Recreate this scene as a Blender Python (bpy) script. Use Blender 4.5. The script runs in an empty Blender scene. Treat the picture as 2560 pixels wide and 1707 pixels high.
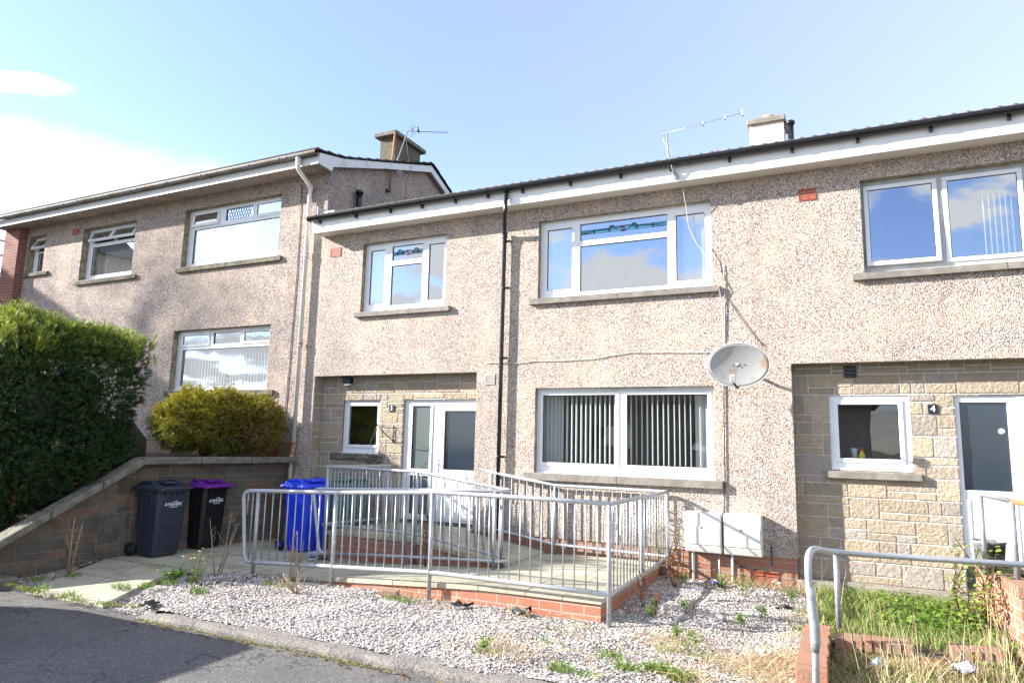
import bpy, bmesh, math, random
import numpy as np
from mathutils import Vector, Matrix, Euler
R=math.radians; PI=math.pi
random.seed(7); rng=np.random.default_rng(7)
S=bpy.context.scene; COL=S.collection
# ------------------------------------------------------------------ camera, world, sun
def look(yaw,pitch,roll):
    cy,sy=math.cos(yaw),math.sin(yaw);cp,sp=math.cos(pitch),math.sin(pitch);cr,sr=math.cos(roll),math.sin(roll)
    f=Vector((sy*cp,cy*cp,sp)); r=Vector((cy,-sy,0)); u=r.cross(f)
    return cr*r+sr*u, -sr*r+cr*u, f
cd=bpy.data.cameras.new('camera'); cam=bpy.data.objects.new('camera',cd); COL.objects.link(cam)
r_,u_,f_=look(R(-25.865),R(8.24),R(1.276))
cam.matrix_world=Matrix(((r_.x,u_.x,-f_.x,0),(r_.y,u_.y,-f_.y,-10),(r_.z,u_.z,-f_.z,0),(0,0,0,1)))
cd.sensor_width=36; cd.lens=36*1707/2560; cd.clip_end=3000; cd.clip_start=.05
S.camera=cam
SUN=Vector((-2.35,-1,1.12)).normalized()      # towards the sun
sd=bpy.data.lights.new('sun','SUN'); sd.energy=5.0; sd.angle=R(.53); sd.color=(1,.96,.90)
so=bpy.data.objects.new('sun',sd); COL.objects.link(so); so.rotation_euler=SUN.to_track_quat('Z','Y').to_euler()
w=bpy.data.worlds.new('World'); S.world=w; w.use_nodes=True; nt=w.node_tree; N=nt.nodes; L=nt.links; N.clear()
def nd(nt,t,**k):
    n=nt.nodes.new(t)
    for a,b in k.items(): setattr(n,a,b)
    return n
sky=nd(nt,'ShaderNodeTexSky',sky_type='NISHITA',sun_disc=False); sky.sun_elevation=math.asin(SUN.z); sky.sun_rotation=math.atan2(SUN.x,SUN.y)
sky.air_density=1.0; sky.dust_density=.35; sky.ozone_density=2.0
tc=nd(nt,'ShaderNodeTexCoord'); sep=nd(nt,'ShaderNodeSeparateXYZ'); L.new(tc.outputs['Generated'],sep.inputs[0])
def mth(nt,op,a,b=None,c=None,clamp=False):
    n=nt.nodes.new('ShaderNodeMath'); n.operation=op; n.use_clamp=clamp
    for i,v in enumerate((a,b,c)):
        if v is None: continue
        if isinstance(v,(int,float)): n.inputs[i].default_value=v
        else: nt.links.new(v,n.inputs[i])
    return n.outputs[0]
zz=mth(nt,'ADD',mth(nt,'MAXIMUM',sep.outputs[2],0),.18)
px=mth(nt,'DIVIDE',sep.outputs[0],zz); py=mth(nt,'DIVIDE',sep.outputs[1],zz)
cmb=nd(nt,'ShaderNodeCombineXYZ'); L.new(px,cmb.inputs[0]); L.new(py,cmb.inputs[1])
def noise(nt,vec,scale,detail=5,rough=.55,dist=0,w=None):
    n=nd(nt,'ShaderNodeTexNoise'); n.inputs['Scale'].default_value=scale; n.inputs['Detail'].default_value=detail
    n.inputs['Roughness'].default_value=rough; n.inputs['Distortion'].default_value=dist
    if vec is not None: nt.links.new(vec,n.inputs['Vector'])
    return n.outputs['Fac']
def ramp(nt,fac,stops,interp='LINEAR'):
    n=nd(nt,'ShaderNodeValToRGB'); e=n.color_ramp.elements; n.color_ramp.interpolation=interp
    while len(e)<len(stops): e.new(.5)
    for i,(p,c) in enumerate(stops):
        e[i].position=p; e[i].color=(*c,1) if len(c)==3 else c
    nt.links.new(fac,n.inputs[0]); return n.outputs[0]
def mapr(nt,v,a,b,c,d):
    n=nd(nt,'ShaderNodeMapRange'); n.interpolation_type='SMOOTHSTEP'; nt.links.new(v,n.inputs[0])
    for i,x in enumerate((a,b,c,d)): n.inputs[i+1].default_value=x
    return n.outputs[0]
def mixc(nt,f,a,b,mode='MIX'):
    n=nd(nt,'ShaderNodeMix',data_type='RGBA',blend_type=mode)
    for i,v in ((0,f),(6,a),(7,b)):
        if isinstance(v,(int,float)): n.inputs[i].default_value=v
        elif isinstance(v,tuple): n.inputs[i].default_value=(*v,1)
        else: nt.links.new(v,n.inputs[i])
    return n.outputs[2]
# thin high cloud over the houses (y>0), broken cumulus behind the camera (y<0)
mp=nd(nt,'ShaderNodeMapping'); mp.inputs['Scale'].default_value=(.35,1.1,1); mp.inputs['Rotation'].default_value=(0,0,R(-20)); mp.inputs['Location'].default_value=(.6,.2,0); L.new(cmb.outputs[0],mp.inputs[0])
veil=mapr(nt,noise(nt,mp.outputs[0],1.1,7,.58,.4),.38,.80,0,.48)
cum=mapr(nt,noise(nt,cmb.outputs[0],2.9,9,.56,.3),.44,.55,0,.97)
back=mapr(nt,sep.outputs[1],-.25,.1,1,0)
hz=mth(nt,'MULTIPLY',mapr(nt,sep.outputs[2],.0,.42,.62,0),mth(nt,'SUBTRACT',1,mth(nt,'MULTIPLY',back,.75)))                      # paler towards the horizon
wob=noise(nt,cmb.outputs[0],2.2,7,.6,.4); zw=mth(nt,'ADD',sep.outputs[2],mth(nt,'MULTIPLY',mth(nt,'SUBTRACT',wob,.5),.10))
lowleft=mth(nt,'MULTIPLY',mapr(nt,sep.outputs[0],-.86,-.42,1,0),mapr(nt,zw,.325,.375,1.0,0))
pq=mth(nt,'ADD',mth(nt,'POWER',mth(nt,'DIVIDE',mth(nt,'SUBTRACT',sep.outputs[1],.375),.085),2),mth(nt,'POWER',mth(nt,'ABSOLUTE',mth(nt,'DIVIDE',mth(nt,'SUBTRACT',zw,.395),.014)),2))
puff=mapr(nt,pq,.2,1.3,.9,0)
vf=mth(nt,'MAXIMUM',mth(nt,'MULTIPLY',veil,mth(nt,'SUBTRACT',1,back)),mth(nt,'MULTIPLY',cum,back))
lowleft=mth(nt,'MULTIPLY',lowleft,mth(nt,'SUBTRACT',1,back))
vf=mth(nt,'MAXIMUM',vf,mth(nt,'MULTIPLY',lowleft,mapr(nt,noise(nt,mp.outputs[0],1.5,7,.6,.4),.32,.62,.45,.92)))
vf=mth(nt,'MAXIMUM',vf,mth(nt,'MULTIPLY',puff,mth(nt,'SUBTRACT',1,back)))
vf=mth(nt,'MAXIMUM',vf,mth(nt,'MULTIPLY',mapr(nt,sep.outputs[0],-.7,.6,.15,.45),mth(nt,'SUBTRACT',1,back)))
vf=mth(nt,'ADD',vf,mth(nt,'MULTIPLY',hz,mth(nt,'SUBTRACT',1,vf)),None,True)
skyc=mixc(nt,1.0,sky.outputs[0],(.93,.98,1.2),'MULTIPLY')
cl=mixc(nt,vf,skyc,(4.2,4.3,4.4))
bg=nd(nt,'ShaderNodeBackground'); L.new(cl,bg.inputs[0]); bg.inputs[1].default_value=.11
wo=nd(nt,'ShaderNodeOutputWorld'); L.new(bg.outputs[0],wo.inputs[0])
S.view_settings.view_transform='Standard'; S.view_settings.look='None'; S.view_settings.exposure=1.6; S.view_settings.gamma=1
S.render.engine='CYCLES'
S.render.resolution_x=1024; S.render.resolution_y=682
# ------------------------------------------------------------------ materials
def mat(name):
    m=bpy.data.materials.new(name); m.use_nodes=True; nt=m.node_tree; nt.nodes.clear()
    o=nd(nt,'ShaderNodeOutputMaterial'); b=nd(nt,'ShaderNodeBsdfPrincipled'); nt.links.new(b.outputs[0],o.inputs[0])
    return m,nt,b
def objc(nt):
    return nd(nt,'ShaderNodeTexCoord').outputs['Object']
def bump(nt,b,h,st,dist=.01):
    n=nd(nt,'ShaderNodeBump'); n.inputs['Strength'].default_value=st; n.inputs['Distance'].default_value=dist
    nt.links.new(h,n.inputs['Height']); nt.links.new(n.outputs[0],b.inputs['Normal'])
def simple(name,c,rough=.6,var=.15,scale=8,bs=0,bscale=60,metal=0,c2=None,spec=.5,detail=5,thr=(.35,.65)):
    m,nt,b=mat(name); v=objc(nt)
    n=noise(nt,v,scale,detail,.6)
    d=c2 if c2 else tuple(x*(1-2*var) for x in c)
    col=mixc(nt,mapr(nt,n,thr[0],thr[1],0,1),c,d)
    nt.links.new(col,b.inputs['Base Color']); b.inputs['Roughness'].default_value=rough; b.inputs['Metallic'].default_value=metal
    b.inputs['Specular IOR Level'].default_value=spec
    if bs: bump(nt,b,noise(nt,v,bscale,4,.6),bs)
    return m
def roughcast(name,light,tan,dark,patch=.5,scale=78):
    m,nt,b=mat(name); v=objc(nt)
    vo=nd(nt,'ShaderNodeTexVoronoi'); vo.inputs['Scale'].default_value=scale; nt.links.new(v,vo.inputs['Vector'])
    sc=nd(nt,'ShaderNodeSeparateColor'); nt.links.new(vo.outputs['Color'],sc.inputs[0])
    col=ramp(nt,sc.outputs[0],[(0,dark),(.13,tan),(.30,tuple(.5*(a+c) for a,c in zip(light,tan))),(.48,light),(.85,tuple(min(1,x*1.12) for x in light)),(.96,tuple(x*.8 for x in tan))],'CONSTANT')
    # render matrix shows between the stones; shows more in worn patches
    edge=mapr(nt,vo.outputs['Distance'],.35,.62,0,1)
    matrix=mixc(nt,mapr(nt,noise(nt,v,1.6,6,.65),.42,.66,0,1),tuple(.5*x for x in tan),tuple(min(a,b) for a,b in zip((.50,.36,.24),(1.15*tan[0],1.12*tan[1],1.0*tan[2]))))
    col=mixc(nt,mth(nt,'MULTIPLY',edge,.75),col,matrix)
    col=mixc(nt,mth(nt,'MULTIPLY',mapr(nt,noise(nt,v,2.3,7,.7),.52,.72,0,1),patch),col,(.62,.45,.31))
    col=mixc(nt,mapr(nt,noise(nt,v,.45,3,.5),.4,.75,0,.18),col,(.30,.25,.22))
    mp_=nd(nt,'ShaderNodeMapping'); mp_.inputs['Scale'].default_value=(2.6,2.6,.30); nt.links.new(v,mp_.inputs[0])
    col=mixc(nt,mapr(nt,noise(nt,mp_.outputs[0],1.0,6,.6),.50,.74,0,.24),col,(.22,.18,.155))
    sz=nd(nt,'ShaderNodeSeparateXYZ'); nt.links.new(v,sz.inputs[0])
    col=mixc(nt,mth(nt,'MULTIPLY',mapr(nt,sz.outputs[2],-1.9,-.7,.45,0),mapr(nt,noise(nt,v,3,5,.6),.35,.6,.3,1)),col,(.19,.165,.13))
    nt.links.new(col,b.inputs['Base Color']); b.inputs['Roughness'].default_value=.85; b.inputs['Specular IOR Level'].default_value=.25
    h=mth(nt,'ADD',mth(nt,'SUBTRACT',.7,vo.outputs['Distance']),mth(nt,'MULTIPLY',sc.outputs[1],.5))
    bump(nt,b,h,1.0,.012)
    return m
M={}
M['cast']=roughcast('roughcast',(.82,.745,.695),(.50,.38,.305),(.14,.11,.095),.26)
M['cast_l']=roughcast('roughcast_left',(.68,.60,.56),(.41,.31,.26),(.12,.095,.08),.18,60)
M['cast_c']=roughcast('roughcast_chimney',(.24,.22,.17),(.15,.13,.09),(.05,.045,.03),.05)
M['harl']=simple('cream_harling',(.72,.64,.53),.85,.08,5,.8,45)
def tonemat(name,rough=.9,bs=1.0,bscale=26,noisy=.35,dist=.02,stain=None):
    m,nt,b=mat(name); v=objc(nt)
    a=nd(nt,'ShaderNodeAttribute',attribute_name='tone')
    n1=noise(nt,v,14,8,.7)
    col=mixc(nt,mapr(nt,n1,.3,.7,noisy,0),a.outputs['Color'],mixc(nt,.6,a.outputs['Color'],(.05,.045,.04)))
    if stain: col=mixc(nt,mapr(nt,noise(nt,v,2.2,5,.65),.48,.68,0,.7),col,stain)
    nt.links.new(col,b.inputs['Base Color']); b.inputs['Roughness'].default_value=rough; b.inputs['Specular IOR Level'].default_value=.25
    bump(nt,b,noise(nt,v,bscale,7,.65),bs,dist)
    return m
M['stone']=tonemat('reconstituted_stone',.9,1.0,24,.38,.06)
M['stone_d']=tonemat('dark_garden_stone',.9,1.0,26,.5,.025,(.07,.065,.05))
M['slab']=tonemat('concrete_slab',.85,.35,60,.25,.006,(.24,.23,.16))
def brick(name,c1,c2,mort,w=.3,h=.095,ms=.009,rust=None):
    m,nt,b=mat(name); v=objc(nt)
    sp=nd(nt,'ShaderNodeSeparateXYZ'); nt.links.new(v,sp.inputs[0]); cb=nd(nt,'ShaderNodeCombineXYZ')
    nt.links.new(mth(nt,'ADD',sp.outputs[0],sp.outputs[1]),cb.inputs[0]); nt.links.new(sp.outputs[2],cb.inputs[1])
    t=nd(nt,'ShaderNodeTexBrick'); nt.links.new(cb.outputs[0],t.inputs['Vector'])
    t.inputs['Scale'].default_value=1; t.inputs['Brick Width'].default_value=w; t.inputs['Row Height'].default_value=h; t.inputs['Mortar Size'].default_value=ms
    t.inputs['Mortar Smooth'].default_value=.2
    t.inputs['Color1'].default_value=(*c1,1); t.inputs['Color2'].default_value=(*c2,1); t.inputs['Mortar'].default_value=(*mort,1); t.inputs['Bias'].default_value=-.1
    col=mixc(nt,mapr(nt,noise(nt,v,9,7,.7),.35,.75,0,.55),t.outputs['Color'],(.30,.20,.15) if not rust else rust)
    nt.links.new(col,b.inputs['Base Color']); b.inputs['Roughness'].default_value=.85; b.inputs['Specular IOR Level'].default_value=.25
    h_=mth(nt,'ADD',mth(nt,'MULTIPLY',t.outputs['Fac'],-1),mth(nt,'MULTIPLY',noise(nt,v,50,4,.6),.4))
    bump(nt,b,h_,.8,.006); return m
M['brick']=brick('orange_brick',(.39,.17,.10),(.29,.13,.085),(.33,.28,.24))
M['brick_ramp']=brick('ramp_brick',(.48,.17,.10),(.38,.14,.085),(.42,.34,.28),.265,.097,.009)
M['brick_old']=brick('old_red_brick',(.30,.105,.07),(.22,.085,.06),(.30,.24,.22),.235,.078,.009,(.13,.08,.07))
M['brick_left']=brick('left_base_brick',(.30,.19,.13),(.23,.15,.11),(.30,.25,.2),.3,.095,.009)
M['pvc']=simple('white_upvc',(.82,.83,.84),.28,.02,3)
M['fascia']=simple('white_fascia',(.84,.83,.82),.35,.06,3,.04,6,c2=(.70,.69,.66),thr=(.5,.8))
M['soffit']=simple('cream_soffit',(.72,.66,.60),.5,.03,3)
M['pvc_old']=simple('weathered_white_paint',(.66,.66,.66),.5,.12,4,c2=(.42,.40,.37),thr=(.5,.8))
M['greyframe']=simple('grey_outer_frame',(.50,.50,.49),.5,.1,6)
M['black']=simple('black_plastic_gutter',(.012,.013,.016),.22,.05,6)
M['gutter_old']=simple('old_metal_gutter',(.20,.195,.18),.55,.1,2.2,.3,30,c2=(.16,.10,.06),thr=(.5,.66))
M['pipe_white']=simple('white_painted_pipe',(.72,.70,.65),.45,.05,1.6,.2,40,c2=(.42,.24,.13),thr=(.60,.70))
M['pipe_rust']=simple('rust_streaked_pipe',(.52,.47,.42),.6,.05,5,.3,40,c2=(.36,.14,.05),thr=(.42,.56))
M['rust']=simple('rusty_steel',(.40,.17,.07),.7,.2,9,.3,60)
M['galv']=simple('galvanised_steel',(.46,.48,.50),.42,.15,30,.15,60,metal=.55,c2=(.34,.36,.38),thr=(.35,.6))
M['galv2']=simple('weathered_galvanised_handrail',(.48,.50,.52),.45,.15,22,.15,60,metal=.5,c2=(.42,.38,.32),thr=(.52,.7))
M['tile']=simple('brown_roof_tile',(.13,.10,.09),.85,.2,18,.5,60)
M['tile_old']=simple('old_dark_roof_tile',(.055,.045,.038),.9,.2,10,.7,40)
M['sill']=simple('concrete_sill',(.27,.24,.205),.85,.15,7,.5,90)
M['sill_old']=simple('mossy_concrete_sill',(.20,.18,.13),.88,.2,6,.5,70,c2=(.09,.085,.055))
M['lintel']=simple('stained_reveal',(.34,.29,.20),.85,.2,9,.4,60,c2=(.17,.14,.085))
M['conc']=simple('weathered_concrete',(.30,.27,.22),.88,.15,9,.6,70)
M['cop']=simple('stone_coping',(.21,.185,.155),.9,.2,8,.8,45,c2=(.12,.115,.085))
M['kerb']=simple('aggregate_kerb',(.26,.235,.21),.9,.1,60,1.0,120,c2=(.11,.10,.09),thr=(.45,.6))
M['terra']=simple('terracotta_vent',(.42,.09,.045),.6,.1,20)
M['vent']=simple('grey_vent',(.50,.46,.41),.6,.08,20)
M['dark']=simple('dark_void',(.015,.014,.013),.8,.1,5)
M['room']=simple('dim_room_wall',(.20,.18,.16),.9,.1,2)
M['curtain']=None
M['net']=None
M['meter']=simple('grp_meter_box',(.74,.74,.71),.45,.06,3,.1,200,c2=(.60,.60,.55),thr=(.5,.75))
M['iron']=simple('black_iron',(.02,.018,.017),.5,.2,30)
M['cable']=simple('black_cable',(.05,.045,.045),.5,.2,20)
M['cable_w']=simple('pale_cable',(.58,.56,.52),.5,.1,20)
M['alu']=simple('aerial_metal',(.36,.37,.38),.35,.05,20,metal=.4)
M['terrapot']=simple('chimney_pot',(.46,.20,.10),.8,.1,12,c2=(.62,.56,.50),thr=(.5,.62))
M['moss']=simple('moss',(.07,.085,.02),.95,.2,30,.8,80)
M['soil']=simple('garden_soil',(.10,.075,.05),.95,.2,9,1,40)
M['digit']=simple('white_lettering',(.85,.86,.87),.5,.01,3)
M['plate']=simple('black_plate',(.02,.022,.03),.4,.1,8)
M['red']=simple('red_plastic',(.55,.03,.03),.4,.05,5)
M['yellow']=simple('yellow_plastic',(.75,.62,.03),.4,.05,5)
M['bulb']=simple('clear_plastic',(.55,.6,.62),.3,.05,9)
def asphalt():
    m,nt,b=mat('asphalt'); v=objc(nt)
    vo=nd(nt,'ShaderNodeTexVoronoi'); vo.inputs['Scale'].default_value=95; nt.links.new(v,vo.inputs['Vector'])
    sc=nd(nt,'ShaderNodeSeparateColor'); nt.links.new(vo.outputs['Color'],sc.inputs[0])
    col=ramp(nt,sc.outputs[0],[(0,(.095,.090,.086)),(.5,(.135,.127,.121)),(.86,(.185,.173,.163)),(.97,(.28,.26,.24))])
    col=mixc(nt,mapr(nt,noise(nt,v,1.1,6,.65),.38,.66,0,.6),col,(.095,.091,.090))
    vc=nd(nt,'ShaderNodeTexVoronoi',feature='DISTANCE_TO_EDGE'); vc.inputs['Scale'].default_value=.55; wv=nd(nt,'ShaderNodeVectorMath',operation='ADD'); nn=nd(nt,'ShaderNodeTexNoise'); nn.inputs['Scale'].default_value=2.5; nt.links.new(v,nn.inputs[0]); nt.links.new(v,wv.inputs[0]); nt.links.new(nn.outputs['Color'],wv.inputs[1]); nt.links.new(wv.outputs[0],vc.inputs['Vector'])
    col=mixc(nt,mapr(nt,vc.outputs['Distance'],.0,.012,.6,0),col,(.02,.02,.02))
    col=mixc(nt,mapr(nt,noise(nt,v,6,6,.7),.55,.72,0,.5),col,(.13,.11,.09))
    nt.links.new(col,b.inputs['Base Color']); b.inputs['Roughness'].default_value=.85; b.inputs['Specular IOR Level'].default_value=.3
    bump(nt,b,mth(nt,'ADD',vo.outputs['Distance'],noise(nt,v,30,4,.6)),.7,.006); return m
M['asphalt']=asphalt()
def gravelbase():
    m,nt,b=mat('gravel_base'); v=objc(nt)
    vo=nd(nt,'ShaderNodeTexVoronoi'); vo.inputs['Scale'].default_value=38; nt.links.new(v,vo.inputs['Vector'])
    sc=nd(nt,'ShaderNodeSeparateColor'); nt.links.new(vo.outputs['Color'],sc.inputs[0])
    col=ramp(nt,sc.outputs[0],[(0,(.12,.10,.09)),(.3,(.30,.27,.25)),(.7,(.52,.48,.45)),(1,(.66,.62,.60))])
    dirt=mapr(nt,noise(nt,v,1.7,6,.7),.45,.68,0,.75)
    col=mixc(nt,dirt,col,(.17,.125,.085))
    nt.links.new(col,b.inputs['Base Color']); b.inputs['Roughness'].default_value=.9
    bump(nt,b,mth(nt,'SUBTRACT',1,vo.outputs['Distance']),1,.02); return m
M['gravel']=gravelbase()
M['pebble']=tonemat('pebble',.8,.4,60,.2,.004)
def leafmat(name,attr='tone',trans=.25,rough=.55):
    m,nt,b=mat(name); a=nd(nt,'ShaderNodeAttribute',attribute_name=attr)
    nt.links.new(a.outputs['Color'],b.inputs['Base Color']); b.inputs['Roughness'].default_value=rough; b.inputs['Specular IOR Level'].default_value=.2
    t=nd(nt,'ShaderNodeBsdfTranslucent'); nt.links.new(a.outputs['Color'],t.inputs[0]); mx=nd(nt,'ShaderNodeMixShader'); mx.inputs[0].default_value=trans
    o=[n for n in nt.nodes if n.type=='OUTPUT_MATERIAL'][0]
    nt.links.new(b.outputs[0],mx.inputs[1]); nt.links.new(t.outputs[0],mx.inputs[2]); nt.links.new(mx.outputs[0],o.inputs[0]); return m
M['leaf']=leafmat('leaf')
def cloth(name,c,t):
    m=leafmat(name,'x',t,.8); [nt_.links.remove(l) for nt_ in [m.node_tree] for l in list(nt_.links) if l.from_node.type=='ATTRIBUTE']
    for n in m.node_tree.nodes:
        if n.type=='BSDF_PRINCIPLED': n.inputs['Base Color'].default_value=(*c,1)
        if n.type=='BSDF_TRANSLUCENT': n.inputs[0].default_value=(*c,1)
    return m
M['curtain']=cloth('white_blind',(.84,.87,.86),.5); M['net']=cloth('net_curtain',(.8,.82,.84),.4)
def glassmat(name,fac=.16,tint=(.9,.93,.92),rough=0.0,frost=0):
    m,nt,b=mat(name); nt.nodes.remove(b); o=[n for n in nt.nodes if n.type=='OUTPUT_MATERIAL'][0]
    g=nd(nt,'ShaderNodeBsdfGlossy'); g.inputs['Roughness'].default_value=rough; g.inputs[0].default_value=(.95,.97,1,1)
    if frost:
        t=nd(nt,'ShaderNodeBsdfDiffuse'); t.inputs[0].default_value=(*tint,1)
    else:
        t=nd(nt,'ShaderNodeBsdfTransparent'); t.inputs[0].default_value=(*tint,1)
    ge=nd(nt,'ShaderNodeNewGeometry'); dt=nd(nt,'ShaderNodeVectorMath',operation='DOT_PRODUCT'); nt.links.new(ge.outputs['Normal'],dt.inputs[0]); nt.links.new(ge.outputs['Incoming'],dt.inputs[1])
    fr=mth(nt,'POWER',mth(nt,'SUBTRACT',1,mth(nt,'ABSOLUTE',dt.outputs['Value'])),5)
    fac_=mth(nt,'ADD',mth(nt,'MULTIPLY',fr,.8),fac,None,True)
    # the slight waviness of sealed units
    bp=nd(nt,'ShaderNodeBump'); bp.inputs['Strength'].default_value=.06; bp.inputs['Distance'].default_value=.05
    nt.links.new(noise(nt,objc(nt),1.6,1,.4),bp.inputs['Height']); nt.links.new(bp.outputs[0],g.inputs['Normal'])
    mx=nd(nt,'ShaderNodeMixShader'); nt.links.new(fac_,mx.inputs[0]); nt.links.new(t.outputs[0],mx.inputs[1]); nt.links.new(g.outputs[0],mx.inputs[2]); nt.links.new(mx.outputs[0],o.inputs[0]); return m
M['glass']=glassmat('window_glass',.46)
M['glass_l']=glassmat('bright_window_glass',.62)
M['frost']=glassmat('obscured_glass',.07,(.022,.032,.048),.14,1)
M['frost2']=glassmat('grey_obscured_glass',.05,(.12,.145,.14),.2,1)
# ------------------------------------------------------------------ mesh helpers
class MB:
    def __init__(s): s.v=[]; s.f=[]; s.t=[]; s.smooth=[]
    def quad(s,a,b,c,d,tone=None): s.poly([a,b,c,d],tone)
    def poly(s,ps,tone=None,sm=False):
        i=len(s.v); s.v+= [tuple(p) for p in ps]; s.f.append(tuple(range(i,i+len(ps)))); s.t.append(tone or (1,1,1)); s.smooth.append(sm)
    def box(s,x0,x1,y0,y1,z0,z1,tone=None):
        if x0>x1:x0,x1=x1,x0
        if y0>y1:y0,y1=y1,y0
        if z0>z1:z0,z1=z1,z0
        s.hexa([(x0,y0,z0),(x1,y0,z0),(x1,y1,z0),(x0,y1,z0),(x0,y0,z1),(x1,y0,z1),(x1,y1,z1),(x0,y1,z1)],tone)
    def hexa(s,p,tone=None):
        i=len(s.v); s.v+=[tuple(q) for q in p]
        for f in ((0,3,2,1),(4,5,6,7),(0,1,5,4),(1,2,6,5),(2,3,7,6),(3,0,4,7)):
            s.f.append(tuple(i+k for k in f)); s.t.append(tone or (1,1,1)); s.smooth.append(False)
    def tube(s,pts,r,n=8,tone=None,caps=True,radii=None):
        pts=[Vector(p) for p in pts]; rings=[]; prev=None
        for k,p in enumerate(pts):
            if k==0: d=pts[1]-p
            elif k==len(pts)-1: d=p-pts[k-1]
            else: d=(pts[k+1]-p).normalized()+(p-pts[k-1]).normalized()
            d.normalize()
            if prev is None:
                a=d.orthogonal().normalized()
            else:
                a=prev-d*prev.dot(d)
                a=a.normalized() if a.length>1e-6 else d.orthogonal().normalized()
            prev=a; b=d.cross(a); rr=radii[k] if radii else r
            i=len(s.v); s.v+=[tuple(p+rr*(math.cos(2*PI*j/n)*a+math.sin(2*PI*j/n)*b)) for j in range(n)]; rings.append(i)
        for k in range(len(rings)-1):
            for j in range(n):
                s.f.append((rings[k]+j,rings[k]+(j+1)%n,rings[k+1]+(j+1)%n,rings[k+1]+j)); s.t.append(tone or (1,1,1)); s.smooth.append(True)
        if caps:
            s.f.append(tuple(rings[0]+j for j in reversed(range(n)))); s.t.append(tone or (1,1,1)); s.smooth.append(False)
            s.f.append(tuple(rings[-1]+j for j in range(n))); s.t.append(tone or (1,1,1)); s.smooth.append(False)
    def lathe(s,prof,c,n=20,tone=None,axis='z'):
        rings=[]
        for r,z in prof:
            i=len(s.v)
            for j in range(n):
                a=2*PI*j/n
                q=(r*math.cos(a),r*math.sin(a),z)
                if axis=='y': q=(q[0],q[2],q[1])
                if axis=='x': q=(q[2],q[0],q[1])
                s.v.append((c[0]+q[0],c[1]+q[1],c[2]+q[2]))
            rings.append(i)
        for k in range(len(rings)-1):
            for j in range(n):
                s.f.append((rings[k]+j,rings[k]+(j+1)%n,rings[k+1]+(j+1)%n,rings[k+1]+j)); s.t.append(tone or (1,1,1)); s.smooth.append(True)
    def build(s,name,m,parent=None,tone=False,bevel=0,loc=None):
        me=bpy.data.meshes.new(name); me.from_pydata(s.v,[],s.f); me.update()
        me.polygons.foreach_set('use_smooth',s.smooth)
        if tone:
            at=me.color_attributes.new('tone','FLOAT_COLOR','CORNER'); arr=[]
            for f,t in zip(s.f,s.t): arr+=[t[0],t[1],t[2],1.0]*len(f)
            at.data.foreach_set('color',arr)
        me.materials.append(M[m] if isinstance(m,str) else m)
        o=bpy.data.objects.new(name,me); COL.objects.link(o)
        if parent: o.parent=parent
        if loc: o.location=loc
        if bevel:
            bv=o.modifiers.new('bevel','BEVEL'); bv.width=bevel; bv.segments=2; bv.limit_method='ANGLE'
        return o
def fixn(o):
    bm=bmesh.new(); bm.from_mesh(o.data); bmesh.ops.recalc_face_normals(bm,faces=bm.faces); bm.to_mesh(o.data); bm.free(); return o
def tag(o,label,cat,group=None,kind=None):
    o['label']=label; o['category']=cat
    if group: o['group']=group
    if kind: o['kind']=kind
    return o
def struct(o): o['kind']='structure'; return o
def empty(name,loc=(0,0,0)):
    o=bpy.data.objects.new(name,None); COL.objects.link(o); o.location=loc; o.empty_display_size=.1; return o
def npmesh(name,V,F,m,parent=None,tone=None,smooth=False):
    """V (n,3), F (m,k) int, tone (m,3) per face"""
    V=np.asarray(V,np.float32); F=np.asarray(F,np.int32); k=F.shape[1]
    me=bpy.data.meshes.new(name); me.vertices.add(len(V)); me.vertices.foreach_set('co',V.ravel())
    me.loops.add(F.size); me.loops.foreach_set('vertex_index',F.ravel())
    me.polygons.add(len(F)); me.polygons.foreach_set('loop_start',np.arange(0,F.size,k,dtype=np.int32)); me.polygons.foreach_set('loop_total',np.full(len(F),k,np.int32))
    me.update(calc_edges=True)
    if smooth: me.polygons.foreach_set('use_smooth',[True]*len(F))
    if tone is not None:
        at=me.color_attributes.new('tone','FLOAT_COLOR','CORNER')
        t=np.ones((len(F),k,4),np.float32); t[:,:,:3]=np.asarray(tone,np.float32)[:,None,:]; at.data.foreach_set('color',t.ravel())
    me.materials.append(M[m] if isinstance(m,str) else m); me.validate()
    o=bpy.data.objects.new(name,me); COL.objects.link(o)
    if parent: o.parent=parent
    return o
def seat(root,loc):
    root.location=loc
    for c in COL.objects:
        if c.parent is root: c.location=Vector(c.location)-Vector(loc)
# ------------------------------------------------------------------ walls
def wall_grid(mb,x0,x1,z0,z1,y,holes,cuts=(),tone=None):
    """front face at y with rectangular holes (x0,x1,z0,z1,depth); cuts are removed without reveals"""
    xs=sorted({x0,x1,*[c for h in list(holes)+list(cuts) for c in h[:2] if x0<=c<=x1]}); zs=sorted({z0,z1,*[c for h in list(holes)+list(cuts) for c in h[2:4] if z0<=c<=z1]})
    for a,b in zip(xs,xs[1:]):
        for c,d in zip(zs,zs[1:]):
            mx,mz=(a+b)/2,(c+d)/2
            if any(h[0]<mx<h[1] and h[2]<mz<h[3] for h in list(holes)+list(cuts)): continue
            mb.quad((a,y,c),(b,y,c),(b,y,d),(a,y,d))
def reveal(mb,h,y,top=True,bottom=True,left=True,right=True):
    a,b,c,d,e=h; Y=y+e
    if left: mb.quad((a,y,c),(a,y,d),(a,Y,d),(a,Y,c))
    if right: mb.quad((b,Y,c),(b,Y,d),(b,y,d),(b,y,c))
    if top: mb.quad((a,y,d),(b,y,d),(b,Y,d),(a,Y,d))
    if bottom: mb.quad((a,Y,c),(b,Y,c),(b,y,c),(a,y,c))
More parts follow.
